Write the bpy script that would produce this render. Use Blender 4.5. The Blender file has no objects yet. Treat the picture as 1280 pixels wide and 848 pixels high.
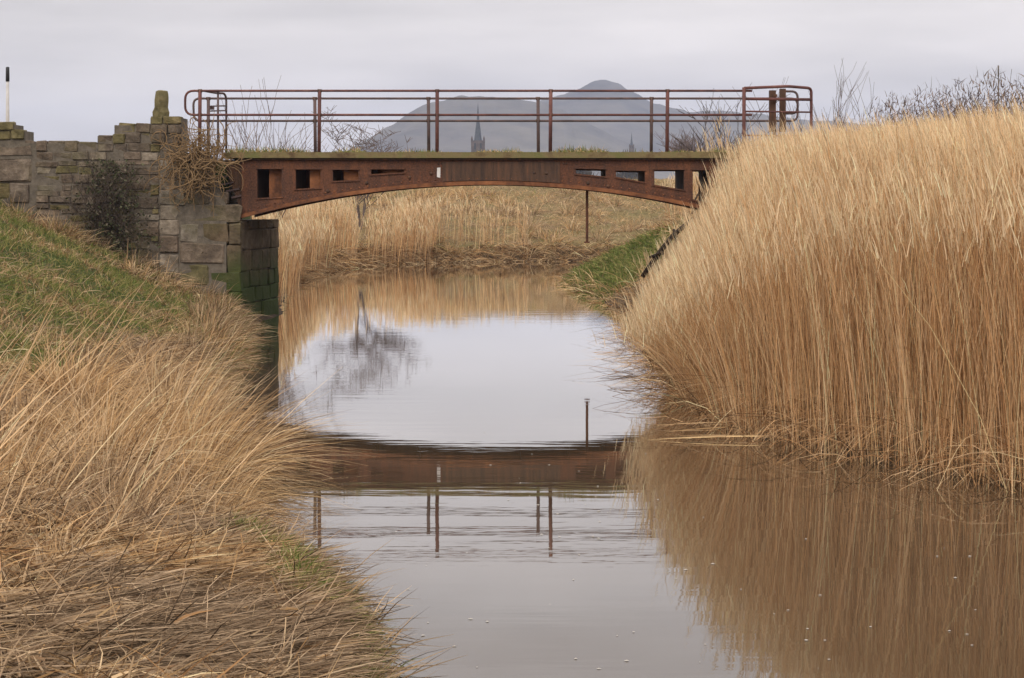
import bpy, bmesh, math, random
import numpy as np
from mathutils import Vector, Matrix, noise as mnoise

random.seed(7)
rng = np.random.default_rng(7)
scn = bpy.context.scene
col = scn.collection
R = math.radians

# ---------------------------------------------------------------- camera
F = 2560.0          # focal length in pixels of the 1280 wide photograph
HC = 2.4            # camera height above the river
HY = 250.0          # pixel row of the horizon
cam = bpy.data.cameras.new("camera")
cam.sensor_fit = 'HORIZONTAL'; cam.sensor_width = 36.0
cam.lens = 36.0 * F / 1280.0
cam.shift_y = -(424.0 - HY) / 1280.0
cam.clip_start = 0.1; cam.clip_end = 20000
camo = bpy.data.objects.new("camera", cam); col.objects.link(camo)
camo.location = (0, 0, HC); camo.rotation_euler = (R(90), 0, 0)
scn.camera = camo

# ---------------------------------------------------------------- sky and sun
SUN_EL, SUN_ROT = 42.0, 205.0
w = bpy.data.worlds.new("World"); scn.world = w; w.use_nodes = True
nt = w.node_tree; nt.nodes.clear()
def wn(t, **k):
    n = nt.nodes.new(t)
    for a, b in k.items(): setattr(n, a, b)
    return n
wo = wn('ShaderNodeOutputWorld')
sky = wn('ShaderNodeTexSky', sky_type='NISHITA', sun_disc=False)
sky.sun_elevation = R(SUN_EL); sky.sun_rotation = R(SUN_ROT)
bg1 = wn('ShaderNodeBackground'); bg1.inputs['Strength'].default_value = 0.08
nt.links.new(sky.outputs[0], bg1.inputs['Color'])
tc = wn('ShaderNodeTexCoord'); sep = wn('ShaderNodeSeparateXYZ')
nt.links.new(tc.outputs['Generated'], sep.inputs[0])
ramp = wn('ShaderNodeValToRGB'); cr = ramp.color_ramp
cr.elements[0].position = 0.0; cr.elements[0].color = (0.70, 0.63, 0.60, 1)
cr.elements[1].position = 1.0; cr.elements[1].color = (1.38, 1.30, 1.25, 1)
for p, c in ((0.04, (0.705, 0.64, 0.612)), (0.085, (0.765, 0.705, 0.68)), (0.20, (0.80, 0.755, 0.74)), (0.42, (1.18, 1.11, 1.07))):
    e = cr.elements.new(p); e.color = (*c, 1)
nt.links.new(sep.outputs['Z'], ramp.inputs[0])
mp = wn('ShaderNodeMapping'); mp.inputs['Scale'].default_value = (2.2, 2.2, 12.0)
nt.links.new(tc.outputs['Generated'], mp.inputs[0])
nz = wn('ShaderNodeTexNoise'); nz.inputs['Scale'].default_value = 2.2; nz.inputs['Detail'].default_value = 4; nz.inputs['Roughness'].default_value = 0.5
nt.links.new(mp.outputs[0], nz.inputs['Vector'])
mr = wn('ShaderNodeMapRange'); mr.inputs[1].default_value = 0.25; mr.inputs[2].default_value = 0.75
mr.inputs[3].default_value = 0.74; mr.inputs[4].default_value = 1.22
nt.links.new(nz.outputs['Fac'], mr.inputs[0])
bg2 = wn('ShaderNodeBackground')
nt.links.new(ramp.outputs[0], bg2.inputs['Color']); nt.links.new(mr.outputs[0], bg2.inputs['Strength'])
mx = wn('ShaderNodeMixShader'); mx.inputs[0].default_value = 0.96
nt.links.new(bg1.outputs[0], mx.inputs[1]); nt.links.new(bg2.outputs[0], mx.inputs[2])
nt.links.new(mx.outputs[0], wo.inputs['Surface'])

sl = bpy.data.lights.new("sun", 'SUN'); sl.energy = 1.4; sl.angle = R(25); sl.color = (1.0, 0.93, 0.83)
so = bpy.data.objects.new("sun", sl); col.objects.link(so)
# the sky's sun_rotation is a compass angle from +Y towards +X
sa, se = R(SUN_ROT), R(SUN_EL)
sdir = Vector((math.sin(sa) * math.cos(se), math.cos(sa) * math.cos(se), math.sin(se)))
so.rotation_euler = sdir.to_track_quat('Z', 'Y').to_euler()

scn.view_settings.view_transform = 'Standard'; scn.view_settings.look = 'None'
scn.view_settings.exposure = 0.25; scn.view_settings.gamma = 1.0
try: scn.view_settings.use_curve_mapping = False
except Exception: pass
scn.cycles.max_bounces = 6; scn.cycles.diffuse_bounces = 3; scn.cycles.glossy_bounces = 3
scn.cycles.transmission_bounces = 3; scn.cycles.volume_bounces = 1; scn.cycles.transparent_max_bounces = 4
scn.cycles.caustics_reflective = False; scn.cycles.caustics_refractive = False

# ---------------------------------------------------------------- helpers
def P(px, py, Y):
    return Vector(((px - 640.0) / F * Y, Y, HC + (HY - py) / F * Y))

def tag(o, label=None, cat=None, group=None, kind=None):
    if label: o['label'] = label
    if cat: o['category'] = cat
    if group: o['group'] = group
    if kind: o['kind'] = kind
    return o

def empty(name, loc, label=None, cat=None, group=None, parent=None):
    o = bpy.data.objects.new(name, None); col.objects.link(o)
    o.empty_display_size = 0.2; o.location = loc
    if parent: o.parent = parent
    return tag(o, label, cat, group)

class MB:
    def __init__(s): s.v = []; s.f = []
    def add(s, v, f):
        n = len(s.v); s.v += [tuple(q) for q in v]; s.f += [tuple(i + n for i in q) for q in f]; return s
    def box(s, a, b):
        x0, y0, z0 = a; x1, y1, z1 = b
        return s.add([(x0,y0,z0),(x1,y0,z0),(x1,y1,z0),(x0,y1,z0),(x0,y0,z1),(x1,y0,z1),(x1,y1,z1),(x0,y1,z1)],
                     [(0,3,2,1),(4,5,6,7),(0,1,5,4),(1,2,6,5),(2,3,7,6),(3,0,4,7)])
    def tube(s, pts, r, n=6, cap=True):
        pts = [Vector(p) for p in pts]; m = len(pts)
        rr = [r] * m if not hasattr(r, '__len__') else list(r)
        vs = []; ref = None
        for i, p in enumerate(pts):
            t = (pts[min(i+1, m-1)] - pts[max(i-1, 0)]).normalized()
            if ref is None:
                ref = Vector((0, 0, 1)) if abs(t.z) < 0.9 else Vector((1, 0, 0))
            a = ref - t * ref.dot(t)
            if a.length < 1e-4: a = t.orthogonal()
            a.normalize(); b = t.cross(a); ref = a
            for k in range(n):
                q = 2 * math.pi * k / n
                vs.append(p + (a * math.cos(q) + b * math.sin(q)) * rr[i])
        fs = []
        for i in range(m - 1):
            for k in range(n):
                k2 = (k + 1) % n
                fs.append((i*n+k, i*n+k2, (i+1)*n+k2, (i+1)*n+k))
        if cap and n > 2:
            fs.append(tuple(range(n - 1, -1, -1))); fs.append(tuple((m-1)*n + k for k in range(n)))
        return s.add(vs, fs)
    def prism(s, poly, y0, y1):          # polygon in x,z extruded along y
        n = len(poly)
        vs = [(x, y0, z) for x, z in poly] + [(x, y1, z) for x, z in poly]
        fs = [tuple(range(n)), tuple(range(2*n-1, n-1, -1))]
        for k in range(n):
            k2 = (k + 1) % n; fs.append((k, k + n, k2 + n, k2))
        return s.add(vs, fs)
    def build(s, name, mat, parent=None, smooth=False):
        me = bpy.data.meshes.new(name); me.from_pydata(s.v, [], s.f)
        bm = bmesh.new(); bm.from_mesh(me); bmesh.ops.recalc_face_normals(bm, faces=bm.faces); bm.to_mesh(me); bm.free()
        if smooth: me.shade_smooth()
        me.materials.append(mat)
        o = bpy.data.objects.new(name, me); col.objects.link(o)
        if parent:
            o.parent = parent; root = parent; off = Vector(parent.location)
            while root.parent: root = root.parent; off += Vector(root.location)
            me.transform(Matrix.Translation(-off))
        return o

def np_mesh(name, V, Q, mat, C=None, smooth=False, parent=None):
    """V (n,3), Q (m,4) quads, C (n,3) plain surface colour per vertex"""
    me = bpy.data.meshes.new(name)
    V = np.ascontiguousarray(V, dtype=np.float32); Q = np.ascontiguousarray(Q, dtype=np.int32)
    k = Q.shape[1]
    me.vertices.add(len(V)); me.vertices.foreach_set('co', V.ravel())
    me.loops.add(Q.size); me.loops.foreach_set('vertex_index', Q.ravel())
    me.polygons.add(len(Q)); me.polygons.foreach_set('loop_start', np.arange(0, Q.size, k, dtype=np.int32))
    me.update(calc_edges=True)
    if C is not None:
        a = me.color_attributes.new('col', 'FLOAT_COLOR', 'POINT')
        a.data.foreach_set('color', np.c_[C, np.ones(len(C))].astype(np.float32).ravel())
    me.polygons.foreach_set('use_smooth', np.full(len(Q), smooth))
    me.materials.append(mat)
    o = bpy.data.objects.new(name, me); col.objects.link(o)
    if parent: o.parent = parent
    return o

# ---------------------------------------------------------------- materials
def new_mat(name):
    m = bpy.data.materials.new(name); m.use_nodes = True
    m.node_tree.nodes.clear(); return m, m.node_tree
def N(t, typ, **k):
    n = t.nodes.new(typ)
    for a, b in k.items(): setattr(n, a, b)
    return n
def noise_fac(t, scale, detail=4, rough=0.6, stretch=(1, 1, 1), coord='Object'):
    c = N(t, 'ShaderNodeTexCoord'); m = N(t, 'ShaderNodeMapping'); m.inputs['Scale'].default_value = stretch
    t.links.new(c.outputs[coord], m.inputs[0])
    n = N(t, 'ShaderNodeTexNoise'); n.inputs['Scale'].default_value = scale
    n.inputs['Detail'].default_value = detail; n.inputs['Roughness'].default_value = rough
    t.links.new(m.outputs[0], n.inputs['Vector']); return n.outputs['Fac']
def ramp_of(t, fac, stops):
    r = N(t, 'ShaderNodeValToRGB'); e = r.color_ramp.elements
    e[0].position, e[0].color = stops[0][0], (*stops[0][1], 1)
    e[1].position, e[1].color = stops[-1][0], (*stops[-1][1], 1)
    for p, c in stops[1:-1]:
        q = e.new(p); q.color = (*c, 1)
    t.links.new(fac, r.inputs[0]); return r.outputs[0]
def mixc(t, fac, a, b, blend='MIX'):
    m = N(t, 'ShaderNodeMix', data_type='RGBA', blend_type=blend)
    for s, v in ((m.inputs[0], fac), (m.inputs[6], a), (m.inputs[7], b)):
        if hasattr(v, 'node'): t.links.new(v, s)
        elif isinstance(v, (int, float)): s.default_value = v
        else: s.default_value = (*v, 1)
    return m.outputs[2]
def finish(t, colr, rough=0.9, bump=None, dist=0.02, strength=0.6, spec=0.25, metal=0.0):
    b = N(t, 'ShaderNodeBsdfPrincipled'); o = N(t, 'ShaderNodeOutputMaterial')
    if hasattr(colr, 'node'): t.links.new(colr, b.inputs['Base Color'])
    else: b.inputs['Base Color'].default_value = (*colr, 1)
    b.inputs['Roughness'].default_value = rough; b.inputs['Metallic'].default_value = metal
    b.inputs['Specular IOR Level'].default_value = spec
    if bump is not None:
        bp = N(t, 'ShaderNodeBump'); bp.inputs['Distance'].default_value = dist; bp.inputs['Strength'].default_value = strength
        t.links.new(bump, bp.inputs['Height']); t.links.new(bp.outputs[0], b.inputs['Normal'])
    t.links.new(b.outputs[0], o.inputs['Surface']); return b

def plant_mat(name, trans=0.3, vary=True):
    m, t = new_mat(name)
    a = N(t, 'ShaderNodeAttribute', attribute_name='col')
    d = N(t, 'ShaderNodeBsdfDiffuse'); tr = N(t, 'ShaderNodeBsdfTranslucent'); mx = N(t, 'ShaderNodeMixShader')
    mx.inputs[0].default_value = trans; o = N(t, 'ShaderNodeOutputMaterial')
    t.links.new(a.outputs['Color'], d.inputs['Color']); t.links.new(a.outputs['Color'], tr.inputs['Color'])
    t.links.new(d.outputs[0], mx.inputs[1]); t.links.new(tr.outputs[0], mx.inputs[2]); t.links.new(mx.outputs[0], o.inputs['Surface'])
    return m
M = {}
M['plant'] = plant_mat('plant_fibre', 0.22)
M['twig'] = plant_mat('twig_bark', 0.0)

m, t = new_mat('rusty_iron')
f1 = noise_fac(t, 2.2, 6, 0.65); f2 = noise_fac(t, 5.0, 5, 0.7, (1.6, 1.6, 0.22)); f3 = noise_fac(t, 30, 3, 0.6)
c = ramp_of(t, f1, [(0.3, (0.05, 0.026, 0.018)), (0.45, (0.085, 0.037, 0.021)), (0.58, (0.13, 0.053, 0.027)), (0.68, (0.24, 0.096, 0.042)), (0.8, (0.13, 0.08, 0.047))])
c = mixc(t, ramp_of(t, f2, [(0.45, (0, 0, 0)), (0.60, (0.75, 0.75, 0.75))]), c, (0.045, 0.028, 0.022))
c = mixc(t, 0.25, c, ramp_of(t, f3, [(0.35, (0.05, 0.025, 0.02)), (0.65, (0.32, 0.13, 0.07))]))
finish(t, c, 0.85, f3, 0.01, 0.5); M['rust'] = m
m, t = new_mat('dark_rusty_plate')
f2 = noise_fac(t, 7.0, 5, 0.7, (1.6, 1.6, 0.15)); f3 = noise_fac(t, 26, 3, 0.6)
c = ramp_of(t, f2, [(0.35, (0.05, 0.034, 0.027)), (0.55, (0.10, 0.056, 0.036)), (0.7, (0.17, 0.075, 0.04))])
finish(t, c, 0.85, f3, 0.01, 0.5); M['rust_dark'] = m
m, t = new_mat('bright_rust_edge')
f1 = noise_fac(t, 3.0, 5, 0.65); f3 = noise_fac(t, 30, 3, 0.6)
c = ramp_of(t, f1, [(0.35, (0.09, 0.04, 0.024)), (0.5, (0.20, 0.08, 0.036)), (0.7, (0.32, 0.13, 0.055))])
finish(t, c, 0.85, f3, 0.01, 0.5); M['rust_bright'] = m
m, t = new_mat('rail_paint_worn')
f1 = noise_fac(t, 4, 5, 0.65)
c = ramp_of(t, f1, [(0.35, (0.085, 0.04, 0.038)), (0.55, (0.15, 0.062, 0.052)), (0.72, (0.22, 0.12, 0.10))])
finish(t, c, 0.75, f1, 0.004, 0.4); M['rail'] = m
m, t = new_mat('rail_grey_rust')
f1 = noise_fac(t, 4, 5, 0.65)
c = ramp_of(t, f1, [(0.35, (0.07, 0.052, 0.052)), (0.6, (0.12, 0.08, 0.075)), (0.75, (0.17, 0.10, 0.085))])
finish(t, c, 0.75, f1, 0.004, 0.4); M['rail_grey'] = m
m, t = new_mat('mossy_deck_edge')
f1 = noise_fac(t, 3, 6, 0.7); f3 = noise_fac(t, 28, 3, 0.6)
c = ramp_of(t, f1, [(0.32, (0.10, 0.062, 0.036)), (0.5, (0.20, 0.155, 0.075)), (0.68, (0.15, 0.15, 0.055)), (0.8, (0.26, 0.19, 0.11))])
finish(t, c, 0.95, f3, 0.015, 0.6); M['deck'] = m

def stone_mat(name, dark, mid, light, algae=0.0):
    m, t = new_mat(name)
    oi = N(t, 'ShaderNodeObjectInfo')
    f1 = noise_fac(t, 2.6, 6, 0.7, coord='Object'); 
    g = N(t, 'ShaderNodeNewGeometry')
    n2 = N(t, 'ShaderNodeTexNoise'); n2.inputs['Scale'].default_value = 4.2; n2.inputs['Detail'].default_value = 6; n2.inputs['Roughness'].default_value = 0.7
    t.links.new(g.outputs['Position'], n2.inputs['Vector'])
    n3 = N(t, 'ShaderNodeTexNoise'); n3.inputs['Scale'].default_value = 1.1; n3.inputs['Detail'].default_value = 5
    t.links.new(g.outputs['Position'], n3.inputs['Vector'])
    c = ramp_of(t, n2.outputs['Fac'], [(0.32, dark), (0.5, mid), (0.66, light)])
    tint = ramp_of(t, oi.outputs['Random'], [(0.0, (0.86, 0.83, 0.80)), (0.3, (0.96, 0.94, 0.91)), (0.6, (1.04, 0.98, 0.92)), (0.85, (1.0, 0.92, 0.85)), (1.0, (0.9, 0.9, 0.89))])
    c = mixc(t, 1.0, c, tint, 'MULTIPLY')
    lich = ramp_of(t, n3.outputs['Fac'], [(0.5, (0, 0, 0)), (0.7, (0.45, 0.45, 0.45))])
    c = mixc(t, lich, c, (0.12, 0.115, 0.045))
    if algae:
        s = N(t, 'ShaderNodeSeparateXYZ'); t.links.new(g.outputs['Position'], s.inputs[0])
        ad = N(t, 'ShaderNodeMath', operation='MULTIPLY_ADD'); ad.inputs[1].default_value = 1.4; ad.inputs[2].default_value = -0.7
        t.links.new(n3.outputs['Fac'], ad.inputs[0])
        su = N(t, 'ShaderNodeMath', operation='SUBTRACT'); t.links.new(s.outputs['Z'], su.inputs[0]); t.links.new(ad.outputs[0], su.inputs[1])
        mm = N(t, 'ShaderNodeMapRange'); mm.inputs[1].default_value = 0.75; mm.inputs[2].default_value = 1.5; mm.inputs[3].default_value = algae; mm.inputs[4].default_value = 0
        t.links.new(su.outputs[0], mm.inputs[0])
        c = mixc(t, mm.outputs[0], c, (0.045, 0.068, 0.014))
    finish(t, c, 0.95, n2.outputs['Fac'], 0.06, 0.9); return m
M['stone'] = stone_mat('weathered_sandstone', (0.07, 0.056, 0.044), (0.15, 0.12, 0.094), (0.26, 0.215, 0.17))
M['stone_side'] = stone_mat('damp_sandstone', (0.07, 0.052, 0.034), (0.13, 0.10, 0.066), (0.20, 0.155, 0.105), 0.95)
M['stone_pale'] = stone_mat('pale_dressed_sandstone', (0.12, 0.10, 0.078), (0.22, 0.19, 0.155), (0.34, 0.30, 0.25))
M['stone_moss'] = stone_mat('mossy_sandstone', (0.07, 0.06, 0.03), (0.15, 0.13, 0.065), (0.24, 0.2, 0.11))
m, t = new_mat('old_mortar'); f1 = noise_fac(t, 7, 5, 0.7)
finish(t, ramp_of(t, f1, [(0.3, (0.085, 0.07, 0.055)), (0.7, (0.19, 0.16, 0.125))]), 0.97, f1, 0.03, 0.7); M['mortar'] = m

m, t = new_mat('ground_soil')
a = N(t, 'ShaderNodeAttribute', attribute_name='col'); f1 = noise_fac(t, 5, 6, 0.75); f2 = noise_fac(t, 40, 3, 0.7)
c = mixc(t, 1.0, a.outputs['Color'], ramp_of(t, f1, [(0.3, (0.55, 0.52, 0.5)), (0.7, (1.3, 1.25, 1.15))]), 'MULTIPLY')
finish(t, c, 0.97, f2, 0.04, 0.7); M['ground'] = m

m, t = new_mat('hill_heather')
f1 = noise_fac(t, 0.004, 8, 0.65, (1, 1, 2)); f2 = noise_fac(t, 0.02, 5, 0.6, (1, 1, 3))
c = ramp_of(t, f1, [(0.35, (0.07, 0.062, 0.06)), (0.52, (0.125, 0.11, 0.09)), (0.68, (0.18, 0.16, 0.12))])
c = mixc(t, 0.35, c, ramp_of(t, f2, [(0.35, (0.05, 0.046, 0.046)), (0.7, (0.20, 0.17, 0.14))]))
finish(t, c, 1.0, f2, 4.0, 0.6); M['hill'] = m

m, t = new_mat('river_water')
b = N(t, 'ShaderNodeBsdfDiffuse'); o = N(t, 'ShaderNodeOutputMaterial')
f0 = noise_fac(t, 0.35, 3, 0.5)
c = ramp_of(t, f0, [(0.35, (0.056, 0.039, 0.024)), (0.65, (0.072, 0.050, 0.031))])
t.links.new(c, b.inputs['Color'])
gl = N(t, 'ShaderNodeBsdfGlossy'); gl.inputs['Roughness'].default_value = 0.015; gl.inputs['Color'].default_value = (1, 1, 1, 1)
fr = N(t, 'ShaderNodeFresnel'); fr.inputs['IOR'].default_value = 1.33
pw = N(t, 'ShaderNodeMath', operation='POWER'); pw.inputs[1].default_value = 1.15; t.links.new(fr.outputs[0], pw.inputs[0])
mu2 = N(t, 'ShaderNodeMath', operation='MULTIPLY', use_clamp=True); mu2.inputs[1].default_value = 1.48; t.links.new(pw.outputs[0], mu2.inputs[0])
wm = N(t, 'ShaderNodeMixShader'); t.links.new(mu2.outputs[0], wm.inputs[0]); t.links.new(b.outputs[0], wm.inputs[1]); t.links.new(gl.outputs[0], wm.inputs[2])
# gentle ripples: long crests across the river, patches of wind ruffle between calmer water
rip = noise_fac(t, 2.0, 3, 0.5, (0.35, 1.5, 1)); fine = noise_fac(t, 9.0, 2, 0.5, (0.3, 1.6, 1)); patch = noise_fac(t, 0.22, 3, 0.55, (0.5, 1.6, 1))
pr = ramp_of(t, patch, [(0.42, (0.15, 0.15, 0.15)), (0.60, (1, 1, 1))])
mu = N(t, 'ShaderNodeMath', operation='MULTIPLY'); t.links.new(fine, mu.inputs[0]); t.links.new(pr, mu.inputs[1])
ad = N(t, 'ShaderNodeMath', operation='MULTIPLY_ADD'); ad.inputs[1].default_value = 0.22
t.links.new(mu.outputs[0], ad.inputs[0]); t.links.new(rip, ad.inputs[2])
bp = N(t, 'ShaderNodeBump'); bp.inputs['Distance'].default_value = 0.010; bp.inputs['Strength'].default_value = 0.11
t.links.new(ad.outputs[0], bp.inputs['Height']); t.links.new(bp.outputs[0], gl.inputs['Normal'])
t.links.new(wm.outputs[0], o.inputs['Surface']); M['water'] = m

m, t = new_mat('river_foam'); finish(t, (0.40, 0.37, 0.33), 0.8); M['foam'] = m
m, t = new_mat('white_paint'); f1 = noise_fac(t, 8, 3); finish(t, ramp_of(t, f1, [(0.3, (0.62, 0.60, 0.58)), (0.7, (0.78, 0.76, 0.74))]), 0.6, f1, 0.002, 0.3); M['white'] = m
m, t = new_mat('black_paint'); f1 = noise_fac(t, 8, 3); finish(t, ramp_of(t, f1, [(0.3, (0.02, 0.02, 0.022)), (0.7, (0.045, 0.045, 0.05))]), 0.6, f1, 0.002, 0.3); M['black'] = m
m, t = new_mat('grey_church_stone'); f1 = noise_fac(t, 0.6, 4); finish(t, ramp_of(t, f1, [(0.3, (0.08, 0.06, 0.055)), (0.7, (0.15, 0.115, 0.10))]), 0.95, f1, 0.05, 0.4); M['church'] = m
m, t = new_mat('church_slate'); f1 = noise_fac(t, 0.9, 4); finish(t, ramp_of(t, f1, [(0.3, (0.055, 0.06, 0.07)), (0.7, (0.10, 0.105, 0.12))]), 0.8, f1, 0.05, 0.4); M['slate'] = m
m, t = new_mat('rotten_wood'); f1 = noise_fac(t, 6, 5, 0.7, (1, 1, 0.3)); finish(t, ramp_of(t, f1, [(0.3, (0.035, 0.024, 0.018)), (0.7, (0.11, 0.08, 0.058))]), 0.95, f1, 0.01, 0.6); M['wood'] = m
m, t = new_mat('grey_paint'); f1 = noise_fac(t, 8, 3); finish(t, ramp_of(t, f1, [(0.3, (0.44, 0.42, 0.41)), (0.7, (0.54, 0.52, 0.50))]), 0.6, f1, 0.002, 0.3); M['pale'] = m
m, t = new_mat('timber_pole'); f1 = noise_fac(t, 6, 5, 0.7, (1, 1, 0.3)); finish(t, ramp_of(t, f1, [(0.3, (0.10, 0.085, 0.075)), (0.7, (0.18, 0.155, 0.13))]), 0.95, f1, 0.01, 0.6); M['pole'] = m

# ---------------------------------------------------------------- terrain
XLp = np.array([(-20,0.9),(0,0.2),(8,-0.50),(10.3,-0.68),(11.8,-0.93),(12.8,-1.36),(13.7,-1.92),(16.6,-2.42),(20,-2.85),(25,-3.55),(30,-4.2),(36,-4.85),(39.7,-5.15),(43,-4.8),
                (46,-5.2),(55,-5.9),(63,-6.5),(69,-6.3),(74,-5.2),(77,-3.6),(79,-1.0),(80,3),(81,10),(84,40),(90,400)])     # (Y, X)
XRp = np.array([(-20,22),(10,8.5),(14,5.6),(17,4.25),(18.9,3.25),(20.8,2.45),(23,2.2),(25.6,2.1),(30,2.15),(36,2.35),(41,2.45),(47,2.2),(53,1.9),(58,1.45),(60,1.5),(61.5,2.4),(64,5),(67,10),(70,40),(74,400)])
river = np.concatenate([XLp[:, ::-1], XRp[::-1, ::-1]])          # (X, Y) closed polygon
def signed_dist(x, y):
    d = np.full(x.shape, 1e9); inside = np.zeros(x.shape, bool)
    n = len(river)
    for i in range(n):
        ax, ay = river[i]; bx, by = river[(i+1) % n]
        dx, dy = bx - ax, by - ay; L = dx*dx + dy*dy
        tt = np.clip(((x-ax)*dx + (y-ay)*dy) / L, 0, 1)
        d = np.minimum(d, np.hypot(x - ax - tt*dx, y - ay - tt*dy))
        if dy != 0:
            cond = ((ay > y) != (by > y)) & (x < dx * (y - ay) / dy + ax)
            inside ^= cond
    return np.where(inside, -d, d)
_tab = rng.random((64, 64))
def vnoise(x, y, s):
    x = np.asarray(x) * s; y = np.asarray(y) * s
    xi = np.floor(x).astype(int); yi = np.floor(y).astype(int); fx = x - xi; fy = y - yi
    fx = fx*fx*(3-2*fx); fy = fy*fy*(3-2*fy)
    a = _tab[xi % 64, yi % 64]; b = _tab[(xi+1) % 64, yi % 64]; c = _tab[xi % 64, (yi+1) % 64]; d = _tab[(xi+1) % 64, (yi+1) % 64]
    return (a*(1-fx)+b*fx)*(1-fy) + (c*(1-fx)+d*fx)*fy
def sm(x): x = np.clip(x, 0, 1); return x*x*(3-2*x)
def side_of(x, y):
    """0 left bank before the bridge, 1 right bank, 2 far bank"""
    mid = np.interp(y, XLp[:, 0], XLp[:, 1]) * 0.5 + np.interp(y, XRp[:, 0], XRp[:, 1]) * 0.5
    right = ((y < 62) & (x > mid)) | ((y >= 62) & (y < 72) & (x > 0.5)) | ((y >= 72) & (y < 76) & (x > 20))
    return np.where(right, 1, np.where(y < 44, 0, 2))
def height(x, y):
    x = np.asarray(x, float); y = np.asarray(y, float)
    d = signed_dist(x, y); s = side_of(x, y); dp = np.maximum(d, 0)
    slope = np.interp(y, [0, 9, 14, 20, 28, 36], [0.22, 0.20, 0.17, 0.22, 0.36, 0.46])
    hl = 0.28 * sm(dp / 0.35) + slope * np.maximum(dp - 0.35, 0)
    hl = np.minimum(hl, 2.75 + 0.03 * dp)
    hr = 0.22 * sm(dp / 0.4) + np.interp(y, [0, 36, 44, 49, 60], [0.10, 0.12, 0.35, 0.62, 0.5]) * np.maximum(dp - 0.3, 0)
    hr = np.minimum(hr, np.interp(y, [0, 34, 45, 60], [0.9, 1.3, 2.2, 2.0]) + 0.02 * dp)
    ramp_r = sm((x - 3.6) / 0.9) * sm((y - 36.5) / 3.0) * sm((46 - y) / 3.0)
    hr = np.maximum(hr, 3.1 * ramp_r)
    fs = np.interp(x, [-30, -7, -4, 3, 12, 40], [0.09, 0.09, 0.12, 0.125, 0.098, 0.09])
    hf = 0.65 * sm(dp / 0.9) + fs * np.maximum(dp - 0.8, 0)
    hf = np.minimum(hf, 3.45) * (1 - sm((y - 106) / 90) * 0.6)
    h = np.where(s == 0, hl, np.where(s == 1, hr, hf))
    road = sm((-5.45 - x) / 0.25) * sm((y - 40.45) / 0.25) * sm((46.5 - y) / 3.0)     # approach behind the left wall
    h = np.where(x < 0, np.maximum(h, 3.15 * road), h)
    n = (vnoise(x, y, 1.7) - 0.5) * 0.14 + (vnoise(x + 31, y, 4.3) - 0.5) * 0.06 + (vnoise(x, y + 11, 0.4) - 0.5) * 0.25 * sm(dp / 2)
    h = h + n * sm(dp / 0.5)
    n = n + np.where(s == 0, 0.20 * (vnoise(x * 1.0 + 3, y * 0.6, 1.9) - 0.45) * sm((26 - y) / 6) * sm(dp / 0.8), 0)
    bed = -0.55 * sm(-d / 0.6)
    return np.where(d < 0, bed, h)

gx = np.unique(np.concatenate([np.arange(-14, 16, 0.16), -14 - np.geomspace(0.5, 2500, 26), 16 + np.geomspace(0.5, 2500, 26)]))
gy = np.unique(np.concatenate([np.arange(-3, 48, 0.24), np.arange(48, 108, 0.6), 108 + np.geomspace(1, 3800, 26), -3 - np.geomspace(1, 300, 8)]))
GX, GY = np.meshgrid(gx, gy)
GZ = height(GX, GY)
D = signed_dist(GX, GY); S = side_of(GX, GY)
nn = vnoise(GX, GY, 0.8) * 0.6 + vnoise(GX + 9, GY, 2.6) * 0.4
def green_mask(x, y):
    d = signed_dist(x, y); s = side_of(x, y)
    n1 = vnoise(x, y, 0.5) * 0.6 + vnoise(x + 40, y, 1.4) * 0.4
    gl = (s == 0) * sm((y - 17.0 - 5 * (n1 - .5)) / 3) * sm((d - np.interp(y, [20, 27, 32], [1.6, 0.9, 0.15]) - 1.0 * (n1 - 0.5)) / 0.6) 
    gr = (s == 1) * sm((y - 47) / 3) * sm((3.4 - d + 2 * (n1 - .5)) / 1.0)
    gf = (s == 2) * sm((n1 - 0.52) / 0.2) * 0.7 * sm((d - 6) / 4) * sm((6 - x) / 6)
    return np.clip(gl + gr + gf, 0, 1)
g = green_mask(GX, GY)[..., None]
mud = np.array([0.045, 0.032, 0.022]); straw = np.array([0.17, 0.115, 0.06]); turf = np.array([0.055, 0.075, 0.018]); field = np.array([0.10, 0.11, 0.05])
wetm = sm((0.5 - D) / 0.7)[..., None]
C = straw * (0.55 + 0.6 * nn[..., None]); C = C * (1 - g) + turf * g
C = C * (1 - wetm) + mud * wetm
farb = ((S == 2) & (D > 0.7))[..., None] * 1.0; C = C * (1 - farb) + (np.array([0.25, 0.165, 0.085]) * nn[..., None] + np.array([0.14, 0.13, 0.05]) * (1 - nn[..., None])) * 1.05 * farb
far = sm((GY - 112) / 60)[..., None]; C = C * (1 - far) + field * far
ny, nx = GX.shape
idx = np.arange(ny * nx).reshape(ny, nx)
Q = np.stack([idx[:-1, :-1], idx[:-1, 1:], idx[1:, 1:], idx[1:, :-1]], -1).reshape(-1, 4)
o = np_mesh('ground', np.stack([GX, GY, GZ], -1).reshape(-1, 3), Q, M['ground'], C.reshape(-1, 3), True); tag(o, kind='structure')

# river surface
mb = MB(); mb.add([(-40, -25, 0), (420, -25, 0), (420, 95, 0), (-40, 95, 0)], [(0, 1, 2, 3)])
o = mb.build('river', M['water']); tag(o, kind='structure')

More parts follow.
